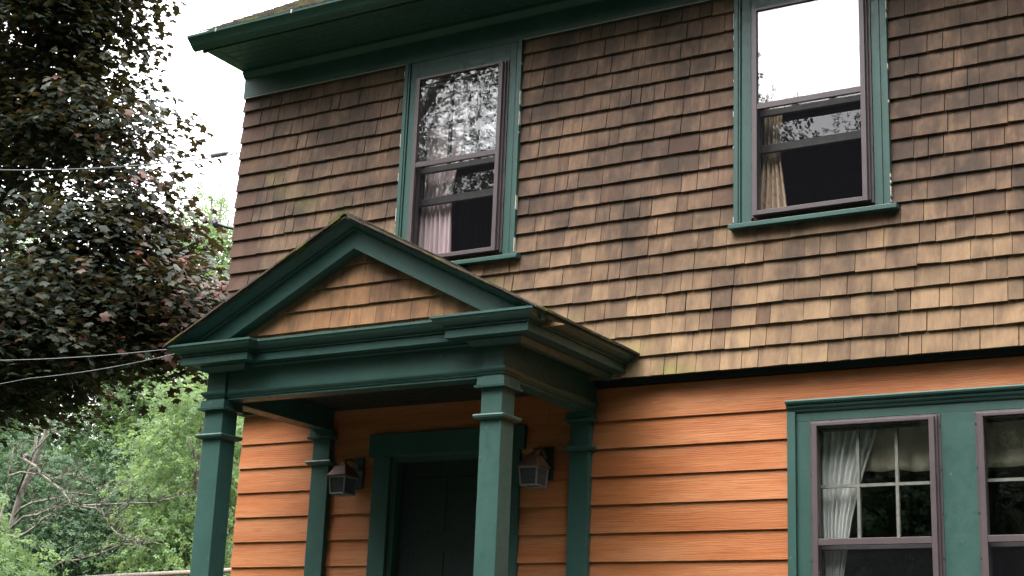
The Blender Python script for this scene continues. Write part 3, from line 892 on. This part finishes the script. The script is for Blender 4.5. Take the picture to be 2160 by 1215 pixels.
# ------------------------------------------------------------------ what hangs and stands behind the windows
def curtain(name, label, mat, edges, y, cat='curtain', folds=7, amp=0.018, group=None):
    """edges: list of (z, x_left, x_right) from top to bottom"""
    rows = []; n = 44
    zs = [e[0] for e in edges]
    for k in range(26):
        z = zs[0] + (zs[-1] - zs[0]) * k / 25
        xl = np.interp(-z, [-q for q in zs], [e[1] for e in edges]); xr = np.interp(-z, [-q for q in zs], [e[2] for e in edges])
        r = []
        for i in range(n + 1):
            s = i / n
            r.append((xl + (xr - xl) * s, y + amp * math.sin(s * folds * 2 * math.pi + 0.7 * math.sin(z * 2)) + 0.4 * amp * math.sin(s * folds * 4.3 + z * 3), z))
        rows.append(r)
    o = MB().grid(rows).build(name, mat, None, smooth=True, recalc=False)
    sm = o.modifiers.new('thickness', 'SOLIDIFY'); sm.thickness = 0.0015
    return tag(o, label, cat, group)


curtain('curtain', 'pale pink curtain drawn to the side of the window above the porch roof', M['pink'], [(5.96, -6.05, -5.66), (5.5, -6.05, -5.72), (5.1, -6.06, -5.79), (4.60, -6.07, -5.77)], 0.115)
curtain('curtain', 'beige patterned curtain at the left side of the window with the white sky reflection', M['beige'], [(5.96, -3.46, -3.20), (5.3, -3.44, -3.31), (5.0, -3.45, -3.325), (4.60, -3.50, -3.28)], 0.115, folds=5)
LOWER = True
curtain('curtain', 'white sheer curtain gathered sideways behind the panes of the ground floor window', M['sheer'], [(3.32, -3.20, -2.79), (3.0, -3.20, -2.90), (2.75, -3.18, -2.97), (2.4, -3.15, -3.03), (1.96, -3.16, -3.02)], 0.292, folds=9)
for nm, c, lab in (('valance', W3C[0], 'cream valance with a wavy hem above the white sheer curtain'), ('valance', W3C[1], 'cream valance behind the ground floor window cut off by the right edge of the photo')):
    rows = []
    for k in range(9):
        r = []
        for i in range(41):
            s = i / 40; hem = 3.035 + 0.006 * math.sin(s * 9 + c) + 0.005 * math.sin(s * 23)
            z = 3.33 + (hem - 3.33) * k / 8
            r.append((c - 0.40 + 0.8 * s, 0.335 + 0.012 * math.sin(s * 34 + c) * k / 8, z))
        rows.append(r)
    o = MB().grid(rows).build(nm, M['valance'], None, smooth=True, recalc=False)
    o.modifiers.new('thickness', 'SOLIDIFY').thickness = 0.002
    tag(o, lab, 'valance', 'valances in the ground floor windows')
LOWER = False
ch = thing('chair', 'brown leather chair seen low through the open window above the porch roof', 'chair', (-5.62, 0.62, 3.656))
MB().box(-0.24, 0.24, -0.22, 0.24, 0.40, 0.50).build('seat', M['leather'], ch, 0.02)
MB().loft([[(x, -0.24 - 0.02 * z, 0.505 + z * q) for x, q in ((-0.22, 0.98), (0.0, 1.04), (0.22, 0.96), )] + [(x, -0.18 - 0.02 * z, 0.505 + z * q) for x, q in ((0.22, 0.96), (0.0, 1.04), (-0.22, 0.98))] for z in (0.0, 0.56)]).build('backrest', M['leather'], ch, 0.01)
for sx in (-0.21, 0.21):
    for sy in (-0.19, 0.21): MB().box(sx - 0.02, sx + 0.02, sy - 0.02, sy + 0.02, 0.0, 0.40).build('leg', M['door'], ch)


# ------------------------------------------------------------------ wires
def wire(pts, rad, label, mat, sag=0.0, name='overhead_wire', group='wires strung to the house'):
    P = [Vector(p) for p in pts]
    out = []
    for a, b in zip(P, P[1:]):
        for k in range(8):
            s = k / 8; q = a.lerp(b, s); q.z -= sag * 4 * s * (1 - s); out.append(q)
    out.append(P[-1])
    return tag(MB().tube(out, rad, 6).build(name, mat, None, smooth=True), label, 'wire', group)


o = wire([(-24.0, 2.0, 7.55), (-12.9, 2.0, 6.965), (-10.2, 2.0, 6.655), (-7.69, 1.0, 6.2)], 0.0065, 'thick dark service wire crossing in front of the dark maple up towards the eave', M['wire'], 0.03)
MB().tube([(-9.70, 1.79, 6.565), (-9.66, 1.78, 6.556), (-9.42, 1.69, 6.513), (-9.36, 1.665, 6.5)], [0.006, 0.024, 0.018, 0.008], 8).build('splice_sleeve', M['wire'], o)
wire([(-24.0, 2.0, 5.10), (-12.5, 2.0, 4.843), (-10.25, 2.0, 4.765), (-7.61, 1.9, 4.65)], 0.0035, 'thin pale wire, the upper of two that meet behind the porch cornice corner', M['wire2'], 0.02)
wire([(-24.0, 2.4, 4.10), (-12.5, 2.4, 4.735), (-10.25, 2.2, 4.775), (-7.61, 2.0, 4.66)], 0.0035, 'thin pale wire, the lower of two that meet behind the porch cornice corner', M['wire2'], 0.03)

# ------------------------------------------------------------------ leaves
def maple_outline():
    pts = []
    lobes = [(0, 1.0), (52, 0.88), (118, 0.62)]
    half = [(0.0, 0.98), (13, 0.80), (25, 0.62), (38, 0.80), (50, 0.94), (64, 0.78), (80, 0.58), (100, 0.66), (120, 0.72), (142, 0.55), (172, 0.30)]
    for a, r in half: pts.append((r * math.cos(math.radians(a)), r * math.sin(math.radians(a))))
    for a, r in reversed(half[1:]): pts.append((r * math.cos(math.radians(a)), -r * math.sin(math.radians(a))))
    v = [(x * 0.55, y * 0.55, -0.16 * abs(y) - 0.10 * x * x) for x, y in pts]
    c = (0.0, 0.0, 0.02)
    vs = [c] + v
    n = len(v)
    fs = [(0, 1 + i, 1 + (i + 1) % n) for i in range(n)]
    return np.array(vs), np.array(fs)


def simple_leaf():
    vs = [(-0.5, 0, -0.05), (0.0, 0.36, -0.06), (0.5, 0, -0.10), (0.0, -0.36, -0.06)]
    return np.array(vs), np.array([(0, 1, 2), (0, 2, 3)])


def spray_leaf():
    """a twig end of five small leaves in one piece"""
    vs = []; fs = []
    for a, d, l in ((0, 0.12, 0.42), (55, 0.06, 0.38), (-55, 0.06, 0.38), (125, 0.05, 0.34), (-125, 0.05, 0.34)):
        ca, sa = math.cos(math.radians(a)), math.sin(math.radians(a))
        o = len(vs)
        for u, w, h in ((d, 0, 0), (d + l * 0.5, 0.13, -0.03), (d + l, 0, -0.10), (d + l * 0.5, -0.13, -0.03)):
            vs.append((u * ca - w * sa, u * sa + w * ca, h))
        fs += [(o, o + 1, o + 2), (o, o + 2, o + 3)]
    return np.array(vs), np.array(fs)


def unit(a): return a / np.maximum(np.linalg.norm(a, axis=1, keepdims=True), 1e-9)


def leaf_frames(nrm):
    n = unit(nrm)
    r = unit(RNG.normal(size=n.shape))
    t = unit(np.cross(n, r)); b = np.cross(n, t)
    return t, b, n


def leaf_mesh(name, tpl, pos, nrm, size, rnd, mat, parent, kind=None):
    tv, tf = tpl
    t, b, n = leaf_frames(nrm)
    N, V, F = len(pos), len(tv), len(tf)
    P = pos[:, None, :] + size[:, None, None] * (tv[None, :, 0:1] * t[:, None] + tv[None, :, 1:2] * b[:, None] + tv[None, :, 2:3] * n[:, None])
    me = bpy.data.meshes.new(name)
    me.vertices.add(N * V); me.vertices.foreach_set('co', P.reshape(-1).astype(np.float32))
    idx = (tf[None] + (np.arange(N) * V)[:, None, None]).reshape(-1).astype(np.int32)
    me.loops.add(len(idx)); me.loops.foreach_set('vertex_index', idx)
    me.polygons.add(N * F); me.polygons.foreach_set('loop_start', np.arange(0, N * F * 3, 3, dtype=np.int32))
    me.attributes.new('rnd', 'FLOAT', 'FACE').data.foreach_set('value', np.repeat(rnd, F).astype(np.float32))
    me.update(calc_edges=True)
    me.materials.append(mat)
    o = bpy.data.objects.new(name, me); COL.objects.link(o)
    if parent is not None: o.parent = parent
    if kind: o['kind'] = kind
    return o


def shell_points(n, ells, inner=0.55, gap=0.0, gscale=0.5, seed=0.0):
    """points in a union of ellipsoids, denser near the skin, with clear gaps where a noise field runs high"""
    out = []
    vol = np.array([e[1][0] * e[1][1] * e[1][2] for e in ells]); vol = vol ** 0.75; vol /= vol.sum()
    while len(out) < n:
        c, r = ells[RNG.choice(len(ells), p=vol)]
        d = RNG.normal(size=3); d /= np.linalg.norm(d)
        rad = (inner + (1 - inner) * RNG.random()) * (1 + 0.10 * RNG.normal() * 0.6)
        p = np.array(c) + d * np.array(r) * rad
        if gap and noise.noise(Vector(p * gscale) + Vector((seed, 0, 0))) > 0.5 - gap: continue
        out.append((p, d))
    return np.array([q[0] for q in out]), np.array([q[1] for q in out])


def sprays(cent, out, per, radius, thick, droop):
    """leaves spread over flat, drooping sprays"""
    N = len(cent)
    c = np.repeat(cent, per, 0); o = np.repeat(out, per, 0)
    a = RNG.random(N * per) * 2 * np.pi; r = np.sqrt(RNG.random(N * per)) * radius
    off = np.stack([np.cos(a) * r, np.sin(a) * r, RNG.normal(size=N * per) * thick], 1)
    oh = o.copy(); oh[:, 2] = 0; oh = unit(oh)
    along = (off * oh).sum(1)
    off[:, 2] -= droop * (along + radius * 0.4) * 0.8
    return c + off, oh


# ---- copper maple on the left
MX, MY = -19.2, 5.4
maple = thing('maple_tree', 'tall dark copper maple filling the left side, beside the shingled wall', 'tree', (MX, MY, 0))
def limb_points(a, b, sag=0.0, n=7, wob=0.25):
    a, b = Vector(a), Vector(b); out = []
    for k in range(n + 1):
        s = k / n; p = a.lerp(b, s); p.z += sag * 4 * s * (1 - s)
        if 0 < k < n: p += Vector((random.uniform(-1, 1), random.uniform(-1, 1), random.uniform(-0.6, 0.6))) * wob
        out.append(p)
    return out
tr = MB(); tr.tube([(0, 0, 0), (0.05, 0, 1.5), (-0.05, 0.1, 3.5), (0.1, 0, 6), (0, 0.1, 9), (0.05, 0, 13)], [0.42, 0.34, 0.30, 0.25, 0.16, 0.05], 12)
limbs = []
for (z0, ex, ey, ez) in ((4.6, 5.2, 0.2, 6.3), (5.4, 4.6, 0.5, 6.2), (4.9, 4.2, 0.6, 7.2), (5.2, 3.2, 0.0, 9.0), (6.2, 2.8, 0.2, 10.6), (7.4, 2.6, 0, 12.3), (8.6, 1.6, 0.2, 14.0), (4.0, -4.5, -1, 8), (5.5, -3.5, 2, 10), (7, -2, -2.6, 12), (4.6, 1.5, 3.8, 8.5), (4.2, 2.2, -3.6, 6.8), (9.5, 0.8, 2, 14.5)):
    pts = limb_points((0, 0, z0), (ex, ey, ez), 0.3); limbs.append(pts)
    n = len(pts); tr.tube(pts, [0.10 * (1 - i / n) + 0.010 for i in range(n)], 7)
    for q in pts[2:]:
        for _ in range(3):
            e = q + Vector((random.uniform(-1, 1) + 0.3, random.uniform(-1, 1), random.uniform(-0.6, 0.5))) * 1.1
            tr.tube(limb_points(q, e, 0.1, 4, 0.07), [0.022, 0.018, 0.014, 0.010, 0.005], 5)
tr.build('trunk', M['mbark'], maple, smooth=True)
ells = [((-19.2, 5.0, 10.0), (3.8, 2.6, 6.2)), ((-15.4, 5.0, 6.5), (2.8, 2.4, 1.55)), ((-15.9, 4.2, 5.8), (2.8, 2.0, 0.95)), ((-13.7, 5.4, 6.1), (2.0, 1.5, 0.85)), ((-15.1, 5.2, 8.8), (1.45, 1.5, 1.0)), ((-15.6, 4.9, 11.4), (1.35, 1.6, 1.3)), ((-15.65, 5.0, 10.0), (1.3, 1.4, 0.9)), ((-14.6, 5.3, 7.7), (1.3, 1.3, 0.7))]
cent, outd = shell_points(6000, ells, 0.30, 0.28, 0.62, 5.0)
pos, oh = sprays(cent, outd, 15, 0.48, 0.07, 0.45)
keep = (pos[:, 2] > 4.55) & (pos[:, 0] < -11.4 + 0.2 * RNG.normal(size=len(pos))) & ~((pos[:, 0] > -12.8 + 0.45 * np.sin(pos[:, 2] * 2.6)) & (pos[:, 2] > 7.2))
pos, oh = pos[keep], oh[keep]
N = len(pos)
nrm = np.stack([np.zeros(N), np.zeros(N), np.ones(N)], 1) + 0.35 * oh + 0.38 * RNG.normal(size=(N, 3))
size = RNG.uniform(0.10, 0.17, N)
ctone = np.repeat(RNG.normal(size=len(cent)), 15)[keep]
lrnd = np.clip(0.42 + 0.16 * ctone + 0.20 * RNG.normal(size=N) + 0.22 * np.clip((pos[:, 0] / (pos[:, 1] + 8.5) + 1.06) * 8, -0.5, 1), 0, 1)
MT = maple_outline()
dist = np.linalg.norm(pos - np.array(CAM_POS), axis=1)
rat = pos[:, 0] / (pos[:, 1] + 8.5); el = (pos[:, 2] - 1.6) / (pos[:, 1] + 8.5)
vis = (rat > -1.22) & (rat < -0.93) & (el > 0.2) & (el < 0.68)
order = np.argsort(np.where(vis, dist, 1e9))
single = order[:300]
mask = np.ones(N, bool); mask[single] = False
loc = np.array([MX, MY, 0.0])
crown = leaf_mesh('crown', MT, (pos - loc)[mask], nrm[mask], size[mask], lrnd[mask], M['maple'], maple, 'stuff')
lmesh = []
for k in range(8):
    o = leaf_mesh('leaf', MT, np.zeros((1, 3)), np.array([[0, 0, 1.0]]), np.ones(1), np.array([0.15 + 0.1 * k]), M['maple'], None)
    lmesh.append(o.data); bpy.data.objects.remove(o)
for i in single:
    o = bpy.data.objects.new('leaf', lmesh[min(7, max(0, int((lrnd[i] - 0.1) * 10)))]); COL.objects.link(o); o.parent = maple
    q = Vector(nrm[i]).to_track_quat('Z', 'Y')
    o.matrix_local = Matrix.Translation(Vector(pos[i] - loc)) @ (q @ Matrix.Rotation(random.uniform(0, 6.28), 3, 'Z').to_quaternion()).to_matrix().to_4x4() @ Matrix.Scale(float(size[i]), 4)


# ---- trees behind
def green_tree(label, x, y, h, ells, mat, n, per, leaf, radius=0.7, tpl=None, bark='bark', lean=(0, 0), group='green trees behind the dark maple', name='green_tree', gap=0.06, droop=0.3, inner=0.5, cat='tree', flat=0.7):
    t = thing(name, label, cat, (x, y, 0), group)
    tb = MB(); r0 = 0.018 * h + 0.05
    tb.tube([(0, 0, 0), (lean[0] * 0.3, lean[1] * 0.3, h * 0.3), (lean[0] * 0.6 + 0.1, lean[1] * 0.6, h * 0.6), (lean[0], lean[1], h * 0.93)], [r0, r0 * 0.8, r0 * 0.5, 0.03], 9)
    for _ in range(11):
        c, r = random.choice(ells)
        d = Vector((random.gauss(0, 1), random.gauss(0, 1), random.gauss(0, 1))).normalized()
        e = Vector((c[0] + d.x * r[0] * 0.8, c[1] + d.y * r[1] * 0.8, c[2] + d.z * r[2] * 0.8)); z0 = min(max(e.z * 0.6, h * 0.2), h * 0.8)
        s = z0 / h
        tb.tube(limb_points((lean[0] * s, lean[1] * s, z0), e, 0.2, 5, 0.15), [r0 * 0.3 * (1 - i / 6) + 0.012 for i in range(6)], 5)
    tb.build('trunk', M[bark], t, smooth=True)
    cent, od = shell_points(n, ells, inner, gap, 0.55, x)
    pos, oh = sprays(cent, od, per, radius, 0.10, droop)
    N = len(pos)
    tone = np.repeat(RNG.normal(size=len(cent)), per); ok = pos[:, 2] > 0.4
    pos, oh, tone = pos[ok], oh[ok], tone[ok]; N = len(pos)
    nrm = np.array([[0, 0, flat]]) + 0.4 * oh + 0.6 * RNG.normal(size=(N, 3))
    lr = np.clip(0.42 + 0.22 * tone + 0.14 * RNG.normal(size=N), 0, 1)
    leaf_mesh('crown', tpl if tpl is not None else spray_leaf(), pos, nrm, RNG.uniform(0.75, 1.3, N) * leaf, lr, M[mat], t, 'stuff')
    return t


green_tree('mid green tree whose crown shows through gaps of the dark maple, far left', -39.5, 25.0, 18.0, [((0, 0, 11.5), (4.8, 4.0, 6.0)), ((3.0, -1.0, 7.0), (3.0, 3.0, 3.0))], 'leaf_mid', 1100, 12, 0.30, inner=0.55)
green_tree('pale green tree whose forked dark top stands against white sky beside the house', -33.2, 27.0, 18.5, [((0, 0, 11.2), (3.6, 3.4, 5.2)), ((-0.3, 0, 16.6), (1.0, 1.0, 1.5)), ((0.6, 0, 15.4), (1.4, 1.2, 0.7))], 'leaf_lite', 1000, 12, 0.30, inner=0.5)
green_tree('bright leafy tree just left of the porch column', -26.3, 20.0, 9.6, [((0.2, 0, 7.0), (2.0, 2.2, 2.9)), ((0.6, -1.0, 3.9), (1.7, 1.8, 2.4))], 'leaf_lite', 1000, 12, 0.20, radius=0.45)
green_tree('dark hemlock low behind the bare grey branches', -31.6, 19.5, 9.5, [((0, 0, 5.0), (4.6, 2.6, 3.4)), ((2.2, -0.5, 3.6), (3.4, 2.2, 2.6))], 'leaf_dark', 2200, 12, 0.20, radius=0.6, droop=0.6, name='hemlock_tree', gap=0.0)
green_tree('tall shadowy hemlock rising above the bare grey branches', -37.0, 31.0, 14.5, [((0, 0, 8.5), (5.0, 3.4, 5.8)), ((5.5, 0.5, 7.0), (4.0, 3.0, 4.6))], 'leaf_dark', 1200, 12, 0.30, radius=0.7, droop=0.6, name='hemlock_tree', gap=0.0)
green_tree('green tree behind the left edge of the dark maple', -45.0, 27.0, 17.0, [((0, 0, 10.0), (5.0, 4.0, 6.0))], 'leaf_mid', 800, 12, 0.32)
green_tree('young bright green tree in the bottom left corner', -25.6, 13.2, 5.9, [((0.1, 0, 3.8), (1.6, 1.4, 0.85)), ((-0.7, 0, 4.9), (0.9, 1.0, 1.0))], 'leaf_lite', 190, 14, 0.22, radius=0.42, name='young_tree', group='green trees behind the dark maple')
# far wood that closes the view
cent, od = shell_points(2600, [((-62, 46, 6), (26, 6, 8.5)), ((-45, 50, 5), (22, 6, 8))], 0.5)
pos, oh = sprays(cent, od, 8, 1.0, 0.2, 0.3)
N = len(pos); nrm = np.array([[0, 0, 0.6]]) + 0.5 * oh + 0.6 * RNG.normal(size=(N, 3))
far = leaf_mesh('far_woods', spray_leaf(), pos, nrm, RNG.uniform(0.6, 1.1, N), np.clip(0.4 + 0.2 * RNG.normal(size=N), 0, 1), M['leaf_mid'], None, 'stuff')
far['label'] = 'distant green woods closing the view behind the trees'

# ---- bare, lichen covered tree
dead = thing('bare_tree', 'leaning grey tree with bare lichen covered branches, left of the porch', 'tree', (-29.3, 16.5, 0))
DO = Vector((-29.3, 16.5, 0))
db = MB()
db.tube([Vector(p) - DO for p in ((-29.3, 16.5, 0), (-29.06, 16.5, 3.64), (-28.78, 16.5, 4.72), (-28.5, 16.5, 5.93), (-28.1, 16.5, 6.91), (-27.9, 16.6, 7.8), (-27.8, 16.8, 9.5))], [0.20, 0.125, 0.10, 0.07, 0.05, 0.04, 0.02], 10)
db.build('trunk', M['bark'], dead, smooth=True)
tw = [([(-28.2, 16.4, 6.7), (-27.4, 15.6, 6.75), (-26.9, 15, 6.56), (-26.36, 15, 6.33), (-26.23, 15, 6.17), (-25.83, 15, 5.96), (-25.51, 15, 5.78), (-25.18, 15, 5.49), (-24.91, 15, 5.42), (-24.39, 15, 5.36), (-24.29, 15, 5.36), (-24.13, 15, 5.18), (-23.96, 15, 4.98), (-23.71, 15, 4.79), (-23.33, 15, 4.65), (-22.99, 15, 4.56)], 0.046),
      ([(-28.7, 16.3, 6.42), (-27.98, 16, 6.44), (-27.5, 16, 6.37), (-27.0, 15.6, 6.3)], 0.035),
      ([(-28.6, 16.5, 5.5), (-27.83, 16, 5.6), (-27.47, 16, 5.72), (-27.02, 16, 5.76), (-26.43, 16, 5.84)], 0.05),
      ([(-28.7, 16.5, 5.2), (-27.72, 16, 5.4), (-27.27, 16, 5.44), (-26.69, 16, 5.61), (-26.26, 16, 5.73)], 0.045),
      ([(-26.4, 15.0, 6.3), (-26.39, 15.5, 6.12), (-26.11, 15.5, 6.21), (-25.67, 15.5, 6.22), (-25.43, 15.5, 6.05)], 0.026),
      ([(-25.5, 15.0, 5.75), (-25.01, 15.4, 5.72), (-24.83, 15.5, 5.87), (-24.34, 15.5, 5.91)], 0.022),
      ([(-24.95, 15.1, 5.45), (-24.42, 15.4, 5.5), (-24.01, 15.5, 5.52), (-23.19, 15.5, 5.51), (-22.55, 15.5, 5.64)], 0.030),
      ([(-28.9, 16.5, 4.3), (-26.0, 15.2, 4.0), (-24.19, 14, 4.14), (-23.66, 14, 4.18), (-23.15, 14, 4.29), (-22.58, 14, 4.45), (-22.14, 14, 4.46)], 0.038),
      ([(-28.7, 16.5, 4.9), (-27.2, 15.7, 5.0), (-26.74, 15.5, 5.1), (-26.48, 15.5, 5.3), (-26.26, 15.5, 5.35)], 0.05),
      ([(-29.1, 16.5, 3.5), (-29.5, 16.8, 5.0), (-29.57, 17, 5.92), (-29.53, 17, 6.6), (-29.49, 17, 7.29)], 0.07),
      ([(-28.5, 16.4, 6.0), (-27.9, 16.2, 6.9), (-27.3, 16.1, 7.3), (-26.6, 16.0, 7.5)], 0.04)]
for pts, r in tw:
    b = MB(); P = [Vector(p) - DO for p in pts]; n = len(P)
    b.tube(P, [0.72 * r * (1 - 0.75 * i / (n - 1)) + 0.004 for i in range(n)], 6)
    for q in P[2:]:
        for _ in range(6):
            L = random.uniform(0.25, 1.1)
            e = q + Vector((random.uniform(0.2, 1), random.uniform(-0.7, 0.3), random.uniform(-0.25, 0.75))) * L
            b.tube(limb_points(q, e, 0.05, 4, 0.05), [0.010, 0.008, 0.007, 0.005, 0.003], 4)
    b.build('branch', M['dead'], dead, smooth=True)

# ---- weathered pole rail beside the house
arb = thing('garden_arbor', 'pale weathered wooden rail at the bottom edge, just left of the porch column', 'arbor', (-15.0, 5.0, 0))
MB().tube([(-2.6, 0, 2.80), (1.46, 0, 2.945), (4.4, 0, 3.03)], 0.028, 8).build('rail', M['wood'], arb, smooth=True)
for xx, h in ((-2.4, 2.79), (4.2, 3.0)): MB().tube([(xx, 0, 0), (xx, 0, h)], 0.05, 8).build('post', M['wood'], arb)

# ---- trees across the lawn, seen as reflections in the window glass
green_tree('loose leafy tree across the lawn, mirrored in the panes above the porch', -16.6, -12.8, 17.0, [((3.0, 0, 10.4), (4.9, 3.9, 6.2)), ((4.2, 0.3, 7.5), (4.2, 3.4, 4.0)), ((7.7, 0, 10.3), (1.2, 1.2, 1.1))], 'leaf_lawn', 2300, 12, 0.17, radius=0.55, gap=0.17, group='trees mirrored in the window glass', name='lawn_tree')
green_tree('lower leafy tree across the lawn, mirrored in the open window with the beige curtain', -7.5, -24.0, 12.6, [((0, 0, 8.6), (5.5, 3.0, 4.2)), ((-4.9, 0, 13.4), (1.2, 1.1, 1.8)), ((-3.1, 0, 13.4), (0.7, 0.8, 1.8))], 'leaf_lawn', 1300, 12, 0.22, radius=0.7, gap=0.14, group='trees mirrored in the window glass', name='lawn_tree')
green_tree('dark evergreen across the lawn, mirrored in the ground floor window', -13.0, -23.5, 8.5, [((0, 0, 4.6), (5.5, 2.2, 4.0))], 'leaf_dark', 900, 12, 0.32, radius=0.7, gap=0.0, group='trees mirrored in the window glass', name='lawn_tree')

# ---- woods round the lawn in front of the house, seen only in the window glass; made extra tall to block low sky and darken the porch
els = []
for k in range(34):
    deg = 62 + k * 203 / 33
    a = math.radians(deg); rr = 27 + random.uniform(-2, 3)
    hx = random.uniform(7.4, 8.2) if (186 < deg < 232 or deg > 252) else random.uniform(12.5, 14.5)
    els.append(((-4 + rr * math.sin(a) , -2 + rr * math.cos(a), hx * 0.85), (4.6, 4.2, hx)))
cent, od = shell_points(11000, els, 0.5)
pos, oh = sprays(cent, od, 8, 1.0, 0.2, 0.3)
pos[:, 2] = np.abs(pos[:, 2])
N = len(pos); nrm = np.array([[0, 0, 0.6]]) + 0.5 * oh + 0.6 * RNG.normal(size=(N, 3))
fw = leaf_mesh('lawn_edge_woods', spray_leaf(), pos, nrm, RNG.uniform(0.8, 1.4, N), np.clip(0.3 + 0.2 * RNG.normal(size=N), 0, 1), M['leaf_mid'], None, 'stuff')
fw['label'] = 'green woods round the lawn, mirrored dimly in the ground floor windows and raised to shade the porch'
